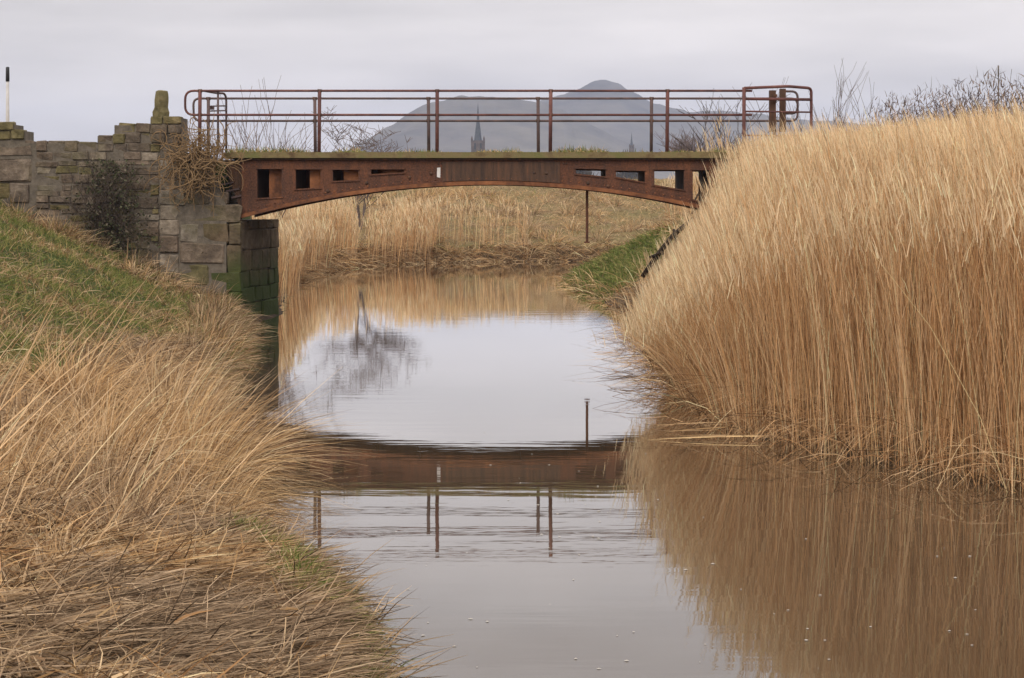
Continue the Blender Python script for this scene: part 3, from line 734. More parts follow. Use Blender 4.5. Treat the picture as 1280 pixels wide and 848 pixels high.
# ---------------------------------------------------------------- reed bed on the right
def reeds(veg, xy, H, lean, wscale=1.0, leaves=1, plume=True, zoff=-0.05):
    n = len(xy); base = ground_pts(xy, zoff)
    d0 = np.c_[lean * 0.55 + rng.normal(size=(n, 2)) * 0.045, np.ones(n)]
    bend = np.c_[lean * 0.45 + rng.normal(size=(n, 2)) * 0.03, np.zeros(n) - np.linalg.norm(lean, axis=1) * 0.25]
    stem_c = pick(n, REED_STEM, (4, 3, 3, 1.6), 0.26)
    wst = 0.0050 * wscale * rng.uniform(0.8, 1.3, n)
    veg.add(blades(base, d0, H, bend, wst, 3, stem_c, tip=0.5))
    dn = d0 / np.linalg.norm(d0, axis=1, keepdims=True)
    def at(t_): return base + H[:, None] * (dn * t_[:, None] + bend * (t_**2)[:, None])
    for k in range(leaves):
        t_ = rng.uniform(0.45, 0.95, n); p = at(t_)
        a = rng.uniform(0, 2*math.pi, n); up = rng.uniform(4, 10, n)
        d1 = np.c_[np.cos(a), np.sin(a), up]; L = rng.uniform(0.18, 0.42, n)
        bd = np.c_[np.cos(a)*0.12, np.sin(a)*0.12, -rng.uniform(0.05, 0.4, n)]
        veg.add(blades(p, d1, L, bd, 0.0048 * wscale * rng.uniform(0.7, 1.3, n), 2, pick(n, REED_LEAF)))
    if plume:
        for k in range(2):
            p = at(np.full(n, 0.94 - 0.06 * k)); a = rng.uniform(0, 2*math.pi, n) if k else np.full(n, math.pi*0.9) + rng.normal(size=n)*0.5
            d1 = np.c_[np.cos(a)*0.16, np.sin(a)*0.16, np.full(n, 1.0)]; L = rng.uniform(0.16, 0.30, n)
            bd = np.c_[np.cos(a)*0.18, np.sin(a)*0.18, -np.full(n, 0.06)]
            veg.add(blades(p, d1, L, bd, 0.0082 * wscale * rng.uniform(0.7, 1.4, n), 2, pick(n, PLUME)))
rv = Veg()
def reed_ok(x, y):
    d = signed_dist(x, y)
    return (side_of(x, y) == 1) & (d > np.interp(y, [16, 23, 28, 31, 36], [-0.22, -0.12, 0.05, 0.35, 0.9])) & (d < 9) & (x < 0.36 * y + 0.9) & (rng.random(len(x)) < np.where(x < 0.29 * y + 0.2, 1, 0.45)) & (rng.random(len(x)) < np.clip(1.5 - 0.16 * np.maximum(d, 0), 0.35, 1))
xy = sample(46000, 1.8, 15, 15.5, 38.5, reed_ok)
d = signed_dist(xy[:, 0], xy[:, 1])
de = np.maximum(0, d - np.interp(xy[:, 1], [24, 30, 36], [0.0, 0.25, 0.9]))
ee = sm(de / np.interp(xy[:, 1], [19, 22], [0.8, 1.35]))
Hh = np.interp(xy[:, 1], [16, 19, 22, 27, 38], [2.55, 2.4, 1.5, 1.05, 0.8]) * (1 - ee) + 2.62 * ee + 0.25 * (vnoise(xy[:, 0], xy[:, 1], 0.7) - 0.3) + rng.normal(size=len(xy)) * 0.16
Hh *= np.interp(xy[:, 1], [15, 20, 27, 33, 39], [1.02, 1.02, 1.02, 0.98, 0.92])
Hh = np.minimum(Hh, np.maximum(0.4, 2.75 + 0.022 * xy[:, 1] + 0.22 * sm((21 - xy[:, 1]) / 4) + 0.25 * (vnoise(xy[:, 0], xy[:, 1], 0.9) - 0.5) + rng.normal(size=len(xy)) * 0.12 - height(xy[:, 0], xy[:, 1])))
Hh = Hh + np.where(rng.random(len(xy)) < 0.12, rng.uniform(0.1, 0.4, len(xy)), 0)
edge = (1 - sm(de / 1.3)) * np.interp(xy[:, 1], [16, 26, 32, 38], [1, 1, 0.5, 0.35])
lean = np.stack([-0.52 * edge * rng.uniform(0.45, 1.35, len(xy)) - 0.015, -0.03 * edge], 1) + (np.stack([vnoise(xy[:, 0], xy[:, 1], 1.1), vnoise(xy[:, 0] + 20, xy[:, 1], 1.1)], 1) - 0.5) * 0.035
lean[:, 0] *= np.interp(xy[:, 1], [20.2, 23.0], [0.05, 1.0])
lean += rng.normal(size=lean.shape) * (0.10 * edge[:, None] + 0.022)
zg = height(xy[:, 0], xy[:, 1]); ang_ = (xy[:, 0] + lean[:, 0] * Hh * 0.9) / xy[:, 1]       # bearing of each tip
slope_ = np.interp(ang_, np.array([152, 178, 224, 250, 270, 290, 310, 350, 460, 640]) / F, np.array([-130, -95, -38, 8, 50, 74, 84, 96, 88, 120]) / F)
zcap = HC + slope_ * xy[:, 1] + rng.normal(size=len(xy)) * 0.10 + np.abs(rng.normal(size=len(xy))) * 0.10
Hh = np.minimum(Hh, np.maximum(zcap - zg, 0)); k_ = Hh > 0.28
xy, Hh, lean = xy[k_], Hh[k_], lean[k_]
reeds(rv, xy, Hh, lean)
# bent and broken dead stems along the water's edge
n = 1500
xy = sample(n, 1.8, 6, 16.0, 39, lambda x, y: (side_of(x, y) == 1) & (np.abs(signed_dist(x, y) - 0.15) < 0.5) & (x < 0.28 * y))
b = ground_pts(xy, 0.02); dd = unit_dirs(n, 0.3, 1.35, math.pi * 1.1, 1.6)
rv.add(blades(b, dd, rng.uniform(0.4, 1.3, n), np.c_[dd[:, :2] * 0.35, -rng.uniform(0.3, 0.8, n)], np.full(n, 0.008), 4, pick(n, REED_STEM + [(0.22, 0.13, 0.065), (0.14, 0.085, 0.045)])))
n = 420
xy = sample(n, 2.2, 4.4, 17, 22, lambda x, y: (side_of(x, y) == 1) & (signed_dist(x, y) > -0.05) & (signed_dist(x, y) < 0.5) & (x < 0.26 * y))
dd = unit_dirs(n, 0.2, 0.9, -math.pi / 2, 1.5)
rv.add(blades(ground_pts(xy, 0.0), dd, rng.uniform(0.5, 1.1, n), np.c_[dd[:, :2] * 0.7, -rng.uniform(0.8, 1.25, n)], np.full(n, 0.009), 6, pick(n, REED_STEM + [(0.20, 0.12, 0.06)]), tip=0.6))
o = rv.build('reed_bed', M['plant']); tag(o, 'tall dense bed of pale dry reeds filling the right bank', 'reeds', kind='stuff')
# long stems that have fallen flat on the water
fv = Veg(); n = 9
b = np.c_[rng.uniform(2.2, 2.7, n), rng.uniform(19.9, 22.2, n), rng.uniform(0.01, 0.05, n)]
dd = np.c_[-np.ones(n), rng.normal(size=n) * 0.4, rng.normal(size=n) * 0.015 + 0.02]
fv.add(blades(b, dd, rng.uniform(0.6, 1.25, n), np.c_[np.zeros(n), rng.normal(size=n) * 0.05, -np.full(n, 0.03)], np.full(n, 0.012), 6, pick(n, REED_LEAF)))
o = fv.build('fallen_reeds', M['plant']); tag(o, 'loose pale reed stems lying flat on the water at foot of the reed bed', 'reed stems')

# ---------------------------------------------------------------- left bank grasses
lv = Veg()
infr = lambda x, y: (x > -0.27 * y - 0.4)
# thatch of flattened straw everywhere on the near bank
n = 26000
xy = sample(n, -9, 0.2, 6.5, 33, lambda x, y: (side_of(x, y) == 0) & (signed_dist(x, y) > -0.05) & infr(x, y) & (rng.random(len(x)) < np.clip(16 / y, 0.2, 1) ** 1.5) & (rng.random(len(x)) > green_mask(x, y) * 0.85))
b = ground_pts(xy, 0.0) + np.c_[np.zeros((n, 2)), rng.uniform(0, 0.10, n)]
dd = unit_dirs(n, 0.7, 1.65, 0.0, 2.6)
lv.add(blades(b, dd, rng.uniform(0.10, 0.45, n), np.c_[rng.normal(size=(n, 2)) * 0.22, -rng.uniform(0.0, 0.35, n)], rng.uniform(0.004, 0.010, n), 3, patchy(pick(n, STRAW, (3, 3, 1.6, 3, 2, 2.4), 0.22), xy, 0.8)))
# tussocks
def tussocks(veg, centres, nb, Lr, rad, pal, wts=None, drift=(0.25, -0.05), wid=(0.004, 0.0075), tilt=(0.05, 1.0), droop=(0.35, 0.8)):
    k = len(centres); n = k * nb
    ci = np.repeat(np.arange(k), nb); a = rng.uniform(0, 2*math.pi, n); rr = rad * np.sqrt(rng.random(n))
    xy = centres[ci, :2] + np.stack([np.cos(a) * rr, np.sin(a) * rr], 1)
    b = ground_pts(xy, -0.02)
    t_ = rng.uniform(tilt[0], tilt[1], n)
    a2 = a + rng.normal(size=n) * 0.5
    dd = np.stack([np.sin(t_) * np.cos(a2) + drift[0], np.sin(t_) * np.sin(a2) + drift[1], np.cos(t_)], 1)
    sc = centres[ci, 2]
    L = rng.uniform(Lr[0], Lr[1], n) * sc
    bend = np.c_[np.cos(a2) * 0.25 * np.sin(t_) + drift[0] * 0.5, np.sin(a2) * 0.25 * np.sin(t_) + drift[1] * .5, -rng.uniform(droop[0], droop[1], n) * (0.35 + 0.65*np.sin(t_))]
    veg.add(blades(b, dd, L, bend, rng.uniform(wid[0], wid[1], n), 4, patchy(pick(n, pal, wts, 0.2), np.stack([centres[ci, 0], centres[ci, 1]], 1) + rng.normal(size=(n, 2)) * 0.12, 0.6)))
cx = sample(100, -7, -0.6, 7.5, 20, lambda x, y: (side_of(x, y) == 0) & (signed_dist(x, y) > 0.15) & infr(x, y) & ((y > 15.2) | (x < -1.9 - 0.02 * y)) & (rng.random(len(x)) > 0.8 * green_mask(x, y)))
tussocks(lv, np.c_[cx, rng.uniform(0.6, 1.15, len(cx)) * np.interp(cx[:, 1], [9, 16, 20, 24], [0.8, 1, 0.8, 0.5])], 210, (0.35, 0.85), 0.13, STRAW, (4, 3, 2.8, 1.6, 1.2, 0.8), (0.06, -0.04), (0.004, 0.009), (0.1, 0.95), (0.7, 1.25))
# big tussocks overhanging the water
big = np.array([(-2.55, 16.6, 1.1), (-2.35, 15.6, 1.0), (-2.95, 18.0, 1.15), (-3.2, 19.4, 1.1), (-2.2, 14.7, 0.9), (-3.35, 16.8, 1.2), (-3.7, 21.2, 1.05), (-3.0, 15.2, 1.1), (-4.0, 18.6, 1.2), (-2.75, 13.9, 1.0), (-3.5, 14.2, 1.1)])
tussocks(lv, big, 430, (0.5, 1.1), 0.24, STRAW, (4, 3.2, 3, 1.4, 1, 1.0), (0.13, -0.08), (0.004, 0.009), (0.1, 1.0), (0.55, 1.05))
n = 2600
xy = sample(n, -3.6, -0.55, 7.5, 17, lambda x, y: (side_of(x, y) == 0) & (signed_dist(x, y) > 0.2) & infr(x, y))
b = ground_pts(xy, 0.02) + np.c_[np.zeros((n, 2)), rng.uniform(0, 0.10, n)]
dd = unit_dirs(n, 0.9, 1.7)
lv.add(blades(b, dd, rng.uniform(0.06, 0.22, n), np.c_[rng.normal(size=(n, 2)) * 0.3, -rng.uniform(0.0, 0.4, n)], rng.uniform(0.009, 0.017, n), 3, pick(n, STRAW + [(0.16, 0.09, 0.05), (0.34, 0.22, 0.13)], None, 0.25)))
n = 320
xy = sample(n, -3.6, -0.7, 7.5, 19, lambda x, y: (side_of(x, y) == 0) & (signed_dist(x, y) > 0.25) & infr(x, y))
dd = unit_dirs(n, 0.1, 1.1)
lv.add(blades(ground_pts(xy), dd, rng.uniform(0.12, 0.4, n), rng.normal(size=(n, 3)) * 0.06, rng.uniform(0.006, 0.010, n), 4, pick(n, REED_LEAF + [(0.5, 0.31, 0.15)], None, 0.2), tip=0.7))
jut = np.array([(-2.6, 17.4, 0.95), (-2.65, 18.2, 1.0), (-2.75, 19.0, 1.0)])
tussocks(lv, jut, 260, (0.7, 1.3), 0.2, STRAW, (4, 3.2, 3.4, 1.2, 1, 1.0), (0.40, -0.06), (0.005, 0.009), (0.1, 0.9), (0.35, 0.75))
# long single stems leaning right
n = 110
xy = sample(n, -5.0, -2.0, 10, 19, lambda x, y: (side_of(x, y) == 0) & (signed_dist(x, y) > 0.4) & infr(x, y))
dd = np.c_[rng.uniform(0.25, 0.9, n), rng.normal(size=n) * 0.15, np.ones(n)]
lv.add(blades(ground_pts(xy), dd, rng.uniform(0.9, 1.7, n), np.c_[rng.uniform(0, 0.15, n), rng.normal(size=n) * 0.05, -rng.uniform(0, 0.12, n)], rng.uniform(0.006, 0.010, n), 5, pick(n, REED_LEAF)))
# flattened mat at the front, combed towards the water
n = 13000
xy = sample(n, -2.4, -0.6, 8, 13.6, lambda x, y: (side_of(x, y) == 0) & (signed_dist(x, y) > 0.32) & infr(x, y))
b = ground_pts(xy, 0.0) + np.c_[np.zeros((n, 2)), rng.uniform(0, 0.07, n)]
dd = unit_dirs(n, 1.25, 1.62, -0.35, 0.8)
lv.add(blades(b, dd, rng.uniform(0.15, 0.5, n), np.c_[rng.normal(size=n) * 0.05, rng.normal(size=n) * 0.14, -rng.uniform(0.0, 0.12, n)], rng.uniform(0.004, 0.008, n), 4, patchy(pick(n, STRAW, (3, 3, 1.5, 3, 2.5, 2.4), 0.22), xy, 0.85)))
# rim of short grass hanging into the water
n = 5200
xy = sample(n, -6, -0.3, 8, 39, lambda x, y: (side_of(x, y) == 0) & (np.abs(signed_dist(x, y) - 0.12) < 0.2))
b = ground_pts(xy, 0.0); dd = unit_dirs(n, 0.4, 1.4, -0.3, 1.2)
gcol = pick(n, STRAW + GREEN)
lv.add(blades(b, dd, rng.uniform(0.08, 0.30, n), np.c_[dd[:, :2] * 0.2, -rng.uniform(0.3, 0.8, n)], rng.uniform(0.004, 0.008, n), 4, gcol))
# straw between the slope and the wall, and by the abutment foot
cx = sample(48, -11, -4.2, 26, 39.6, lambda x, y: (side_of(x, y) == 0) & (signed_dist(x, y) > 0.05) & infr(x, y) & ((y > 38.9) | (signed_dist(x, y) < 0.45)))
tussocks(lv, np.c_[cx, rng.uniform(0.6, 1.1, len(cx))], 110, (0.3, 0.75), 0.3, STRAW + [(0.16, 0.17, 0.05)], None, (0.15, -0.1), (0.008, 0.013))
cx = np.c_[rng.uniform(-7.4, -5.1, 18), rng.uniform(37.5, 39.6, 18)]
cx = cx[signed_dist(cx[:, 0], cx[:, 1]) > 0.05]
tussocks(lv, np.c_[cx, rng.uniform(0.6, 1.2, len(cx))], 90, (0.3, 0.8), 0.25, STRAW + [(0.14, 0.17, 0.05)], (3, 3, 2, 2, 1, 1, 2), (0.12, -0.1), (0.008, 0.016), (0.1, 1.1), (0.5, 1.1))
o = lv.build('dead_grass', M['plant']); tag(o, 'tangled dry straw grass covering the near left bank', 'grass', kind='stuff')

tv = Veg(); n = 38000
xy = sample(n, -11.5, -2.5, 16, 39.7, lambda x, y: (side_of(x, y) == 0) & (signed_dist(x, y) > 0.3) & infr(x, y) & (rng.random(len(x)) < green_mask(x, y)))
b = ground_pts(xy, -0.01); dd = unit_dirs(n, 0.1, 1.1)
tcol = pick(n, GREEN + [(0.33, 0.26, 0.11), (0.24, 0.21, 0.08)], (3.2, 3.2, 2, 2.6, 2.6, 2.4), 0.28)
dry = (vnoise(xy[:, 0], xy[:, 1], 1.3) * 0.6 + vnoise(xy[:, 0] + 7, xy[:, 1], 3.6) * 0.4 + rng.normal(size=n) * 0.08) > 0.635
tcol[dry] = pick(int(dry.sum()), STRAW, None, 0.2) * 0.8
tv.add(blades(b, dd, rng.uniform(0.08, 0.26, n), np.c_[dd[:, :2] * 0.2, -rng.uniform(0.1, 0.6, n)], rng.uniform(0.007, 0.013, n), 2, tcol))
# mossy clumps in the straw by the front edge
n = 9000
xy = sample(n, -2.4, -0.5, 9, 15, lambda x, y: (side_of(x, y) == 0) & (signed_dist(x, y) > 0.02) & (signed_dist(x, y) < 0.42) & ((vnoise(x, y, 1.6) > 0.55) | ((y > 10.6) & (y < 12.9))))
b = ground_pts(xy, 0.08); dd = unit_dirs(n, 0.3, 1.3)
tv.add(blades(b, dd, rng.uniform(0.07, 0.2, n), np.c_[dd[:, :2] * 0.2, -rng.uniform(0.1, 0.6, n)], rng.uniform(0.005, 0.010, n), 3, pick(n, GREEN + [(0.30, 0.24, 0.10), (0.40, 0.29, 0.14)], None, 0.2)))
o = tv.build('turf', M['plant']); tag(o, 'short green grass on the left slope below the wall', 'grass', kind='stuff')

# ---------------------------------------------------------------- right green bank and far bank
gv = Veg(); n = 15000
xy = sample(n, 1.0, 9, 44, 61.5, lambda x, y: (side_of(x, y) == 1) & (signed_dist(x, y) > 0) & (rng.random(len(x)) < green_mask(x, y)))
b = ground_pts(xy, -0.01); dd = unit_dirs(n, 0.1, 1.2)
gv.add(blades(b, dd, rng.uniform(0.12, 0.34, n), np.c_[dd[:, :2] * 0.2, -rng.uniform(0.1, 0.6, n)], rng.uniform(0.016, 0.030, n), 2, pick(n, GREEN + [(0.36, 0.27, 0.12)], (4, 5, 2, 3, 2), 0.25)))
o = gv.build('bank_grass', M['plant']); tag(o, 'green grass on the sloping bank beyond the bridge', 'grass', kind='stuff')

qv = Veg()
# straw over the far bank and field edge
n = 64000
xy = sample(n, -24, 30, 44, 106, lambda x, y: (side_of(x, y) == 2) & (signed_dist(x, y) > 0.05) & (np.abs(x) < 0.27 * y) & (rng.random(len(x)) > 0.75 * green_mask(x, y)))
b = ground_pts(xy, -0.03); dd = unit_dirs(n, 0.15, 1.25)
tuf = vnoise(xy[:, 0], xy[:, 1], 0.55)
qv.add(blades(b, dd, rng.uniform(0.2, 0.55, n) * (0.6 + 0.9 * tuf), np.c_[dd[:, :2] * 0.25, -rng.uniform(0.2, 0.9, n)], rng.uniform(0.012, 0.026, n), 2, patchy(pick(n, STRAW + [(0.22, 0.22, 0.075), (0.50, 0.28, 0.13)], (3, 2.4, 2.6, 1.5, 2, 0.9, 2.2, 1.8), 0.22), xy * 0.4, 0.95)))
cxf = sample(290, -22, 26, 62, 104, lambda x, y: (side_of(x, y) == 2) & (signed_dist(x, y) > 0.2) & (np.abs(x) < 0.27 * y) & (rng.random(len(x)) < 1.25 - y / 130))
FARP = STRAW + [(0.30, 0.27, 0.10), (0.56, 0.34, 0.15)]
n_qv = qv
def far_tuss(): tussocks(qv, np.c_[cxf, rng.uniform(0.6, 1.4, len(cxf))], 75, (0.5, 1.05), 0.34, FARP, (4, 3, 3, 1.2, 1.4, 0.6, 1.6, 2), (0.02, -0.08), (0.014, 0.026), (0.1, 1.0), (0.5, 1.0))
far_tuss()
# dead stuff hanging over the water on the undercut far edge
n = 8000
xy = sample(n, -7.5, 14, 60, 86, lambda x, y: (side_of(x, y) == 2) & (np.abs(signed_dist(x, y) - 0.35) < 0.4))
b = ground_pts(xy, 0.0); dd = unit_dirs(n, 0.5, 1.6, -1.3, 1.4)
qv.add(blades(b, dd, rng.uniform(0.3, 0.9, n), np.c_[dd[:, :2] * 0.2, -rng.uniform(0.3, 0.9, n)], rng.uniform(0.014, 0.026, n), 4, pick(n, STRAW, (2, 2, 2, 3, 2, 3), 0.22)))
# straw beside the reeds on the near right bank under the bridge
n = 7000
xy = sample(n, 1.5, 9, 38, 62, lambda x, y: (side_of(x, y) == 1) & (signed_dist(x, y) > -0.05) & ((signed_dist(x, y) < 0.35) | (y < 48) | (signed_dist(x, y) > 2.4)))
b = ground_pts(xy, -0.02); dd = unit_dirs(n, 0.2, 1.3, math.pi, 1.6)
qv.add(blades(b, dd, rng.uniform(0.25, 0.8, n), np.c_[dd[:, :2] * 0.25, -rng.uniform(0.2, 0.8, n)], rng.uniform(0.010, 0.02, n), 4, pick(n, STRAW + REED_STEM, None, 0.22)))
o = qv.build('field_grass', M['plant']); tag(o, 'pale tangled dry grass on the far bank seen under the arch', 'grass', kind='stuff')

# reeds on the far left bank beyond the bridge, and behind the right bank
r2 = Veg()
xy = sample(4300, -9.5, 0.5, 46, 81, lambda x, y: (side_of(x, y) == 2) & (signed_dist(x, y) > -0.15) & (signed_dist(x, y) < 2.6) & ((x < -3.0) | ((rng.random(len(x)) < 0.3) & (vnoise(x + 3, y, 0.9) > 0.6))) & (vnoise(x, y, 0.5) > 0.3) & (np.abs((x / y * F + 640) - 452) > 8))
reeds(r2, xy, rng.uniform(1.2, 1.9, len(xy)), rng.normal(size=(len(xy), 2)) * 0.07 + np.array([0.06, 0]), 2.8, 2)
o = r2.build('reed_fringe', M['plant']); tag(o, 'band of orange dry reeds along the far left water edge', 'reeds', kind='stuff')
r3 = Veg()
xy = sample(2600, 3.2, 13, 49, 62, lambda x, y: (side_of(x, y) == 1) & (signed_dist(x, y) > 2.3 + 1.2 * vnoise(x, y, 0.6)) & (x < 0.28 * y))
reeds(r3, xy, rng.uniform(0.9, 1.5, len(xy)), rng.normal(size=(len(xy), 2)) * 0.07 + np.array([-0.06, 0]), 2.3, 2)
xy = sample(900, 2.9, 4.4, 37, 46, lambda x, y: (side_of(x, y) == 1) & (signed_dist(x, y) > 0.7) & (x < 4.3))
reeds(r3, xy, rng.uniform(0.7, 1.3, len(xy)) * np.interp(xy[:, 0], [2.9, 4.3], [0.5, 1.15]), rng.normal(size=(len(xy), 2)) * 0.1 + np.array([-0.15, 0]), 1.6, 2)
o = r3.build('bank_reeds', M['plant']); tag(o, 'pale dry reeds rising behind the green bank beyond the bridge', 'reeds', kind='stuff')

# grass growing on the bridge deck
dv = Veg(); n = 6500
x = rng.uniform(bx(284), bx(905), n); y = np.where(rng.random(n) < 0.6, rng.uniform(YB - 0.1, YB + 0.35, n), rng.uniform(YB2 - 0.5, YB2 + 0.08, n))
hgt = 0.035 + 0.13 * sm((vnoise(x, y * 0.2, 1.9) - 0.35) / 0.5)
dd = unit_dirs(n, 0.0, 1.2)
dv.add(blades(np.c_[x, y, np.full(n, ZD - 0.02)], dd, hgt * rng.uniform(0.5, 1.4, n), np.c_[dd[:, :2] * 0.3, -rng.uniform(0, 0.5, n)], rng.uniform(0.008, 0.014, n), 2,
              pick(n, GREEN + STRAW[:4], (3, 3, 2, 3, 1.6, 1.4, 1, 1), 0.25)))
o = dv.build('deck_grass', M['plant']); tag(o, 'thin mossy grass growing along the bridge deck edge', 'grass', kind='stuff')

# ---------------------------------------------------------------- trees and shrubs
def tube_arrays(pts, rad, n=3):
    m_ = len(pts); pts = np.array(pts); T = np.gradient(pts, axis=0); T /= np.linalg.norm(T, axis=1, keepdims=True) + 1e-9
    ref = np.array([0.3, 0.8, 0.5]); A = np.cross(T, ref); A /= np.linalg.norm(A, axis=1, keepdims=True) + 1e-9; B = np.cross(T, A)
    q = 2*np.pi*np.arange(n)/n
    V = pts[:, None, :] + (A[:, None, :] * np.cos(q)[None, :, None] + B[:, None, :] * np.sin(q)[None, :, None]) * np.array(rad)[:, None, None]
    i = np.arange(m_*n).reshape(m_, n)
    Q = np.stack([i[:-1], np.roll(i, -1, 1)[:-1], np.roll(i, -1, 1)[1:], i[1:]], -1).reshape(-1, 4)
    return V.reshape(-1, 3), Q
class Twigs:
    def __init__(s): s.V = []; s.Q = []; s.n = 0
    def add(s, pts, rad, n=3):
        V, Q = tube_arrays(pts, rad, n); s.V.append(V); s.Q.append(Q + s.n); s.n += len(V)
    def build(s, name, colr, parent):
        V = np.concatenate(s.V); C = np.tile(np.array(colr), (len(V), 1)); return np_mesh(name, V, np.concatenate(s.Q), M['twig'], C, False, parent)
def branch(tw, thick, p, d_, L, r, lvl, rnd, up, spread, nkids, rmin, tw0):
    p = np.array(p, float); d_ = np.array(d_, float); d_ /= np.linalg.norm(d_)
    segs = 4 if lvl > 1 else 3; pts = [p.copy()]; rad = [r]
    for k in range(segs):
        d_ = d_ + np.array([rnd.gauss(0, .10), rnd.gauss(0, .10), rnd.gauss(0, .07) + up * 0.10]); d_ /= np.linalg.norm(d_)
        p = p + d_ * L / segs; pts.append(p.copy()); rad.append(max(rmin * 0.6, r * (1 - 0.62 * (k+1) / segs)))
    (thick if lvl >= tw0 else tw).add(pts, rad, 5 if lvl >= tw0 else 3)
    if lvl <= 0: return
    for k in range(nkids + (rnd.random() < 0.5)):
        t_ = rnd.uniform(0.3, 1.0); i = min(int(t_ * segs), segs - 1); q = pts[i] + (pts[i+1] - pts[i]) * (t_ * segs - i)
        a = rnd.uniform(0, 2*math.pi); e = np.array([math.cos(a), math.sin(a), rnd.uniform(-0.1, 0.6)])
        nd = d_ * (1 - spread) + e * spread
        branch(tw, thick, q, nd, L * rnd.uniform(0.5, 0.78), max(rmin, rad[i] * 0.55), lvl - 1, rnd, up, spread, nkids, rmin, tw0)
def bare_tree(name, px, py, Y, H, stems, seed, label, cat, group=None, lvl=3, nk=4, spread=0.5, up=0.5, r0=0.05, rmin=0.012, fan=0.35, base_d=0.0, colr=(0.085, 0.068, 0.062), tw0=3, zbase=None):
    rnd = random.Random(seed); root = P(px, py, Y)
    zb = float(height(np.array([root.x]), np.array([Y]))[0]) if zbase is None else zbase
    e = empty(name, (root.x, Y, zb), label, cat, group)
    tw, th = Twigs(), Twigs()
    for s_ in range(stems):
        a = rnd.uniform(0, 2*math.pi) if stems > 1 else 0
        f_ = fan * (rnd.uniform(0.2, 1.0) if stems > 1 else 0.12)
        branch(tw, th, (rnd.uniform(-.1, .1) * base_d, rnd.uniform(-.1, .1) * base_d, -0.1), (math.cos(a) * f_, math.sin(a) * f_ * 0.7, 1), H * rnd.uniform(0.55, 0.8), r0 * rnd.uniform(.7, 1.1), lvl, rnd, up, spread, nk, rmin, tw0)
    if th.n: th.build('trunk' if stems == 1 else 'stems', colr, e)
    if tw.n: tw.build('twigs', tuple(np.array(colr) * 1.05), e)
    return e
bare_tree('bare_shrub', 326, 187, 58, 3.6, 34, 5, 'leafless shrub with stems fanning upward behind the left end of the railing', 'shrub', lvl=2, nk=2, spread=0.3, up=0.2, fan=0.42, r0=0.03, rmin=0.009, tw0=2, colr=(0.16, 0.125, 0.115))
bare_tree('bare_tree', 451, 187, 82, 3.6, 4, 8, 'low spreading bare tree behind the railing left of the church spire', 'tree', lvl=4, nk=3, spread=0.62, up=0.15, fan=0.5, r0=0.048, rmin=0.013, tw0=3, colr=(0.13, 0.10, 0.09))
bare_tree('bare_tree', 889, 188, 85, 4.6, 1, 13, 'small bare tree with a forked top behind the railing near the right gate', 'tree', lvl=3, nk=4, spread=0.5, up=0.4, r0=0.08, rmin=0.014, fan=0.3)
bare_tree('bare_shrub', 858, 190, 110, 2.2, 20, 21, 'greyish leafless thicket behind the bridge deck left of the forked tree', 'shrub', lvl=2, nk=6, spread=0.55, up=0.3, fan=0.9, r0=0.04, rmin=0.014, colr=(0.16, 0.125, 0.12), tw0=2)
bare_tree('bare_shrub', 916, 190, 112, 2.1, 20, 22, 'greyish leafless thicket behind the deck just right of the forked tree', 'shrub', lvl=2, nk=6, spread=0.55, up=0.3, fan=0.9, r0=0.04, rmin=0.014, colr=(0.16, 0.125, 0.12), tw0=2)
bare_tree('bare_tree', 1042, 160, 80, 6.9, 4, 31, 'tall thin bare tree rising above the reeds right of the gate', 'tree', lvl=3, nk=3, spread=0.34, up=0.9, fan=0.2, r0=0.055, rmin=0.011, colr=(0.15, 0.125, 0.12))
# thick leafless hedge at the right, one bush after another
hl = ['lowest dark leafless bush at the left end of the hedge above the reeds', 'second dark bush from the left end of the hedge above the reeds', 'middle dark bush of the hedge above the reeds', 'tall dark bush of the hedge, second from its right end',
      'dark bush at the right end of the hedge at the picture edge']
for k, (px, ptop, Y) in enumerate(((1122, 141, 74), (1162, 133, 76), (1198, 127, 74), (1236, 119, 76), (1276, 122, 74))):
    zt = P(px, ptop, Y).z; g_ = float(height(np.array([P(px, 0, Y).x]), np.array([Y]))[0])
    e = bare_tree('hedge_bush', px, 200, Y, (zt - g_) * 0.74, 34, 50 + k, hl[k], 'bush', 'bushes of the hedge behind the reeds', lvl=2, nk=6, spread=0.5, up=0.45, fan=0.8, r0=0.05, rmin=0.016, colr=(0.12, 0.085, 0.068), base_d=4, tw0=2)
    hv = Veg(); n = 2600; q_ = rng.random(n) ** 0.5; a_ = rng.uniform(0, 2*math.pi, n); hh = q_ * (zt - g_) * rng.uniform(0.82, 1.12, n)
    rr_ = np.sqrt(rng.random(n)) * 1.7 * np.sqrt(np.clip(1.06 - q_ ** 6, 0.02, 1))
    hv.add(blades(np.c_[np.cos(a_) * rr_, np.sin(a_) * rr_, hh], unit_dirs(n, 0.1, 1.2), rng.uniform(0.12, 0.4, n), rng.normal(size=(n, 3)) * 0.2, rng.uniform(0.015, 0.035, n), 2, pick(n, [(0.12, 0.08, 0.06), (0.17, 0.115, 0.085), (0.09, 0.062, 0.05), (0.20, 0.13, 0.08)], None, 0.2)))
    hv.build('dead_leaves', M['plant'], e)

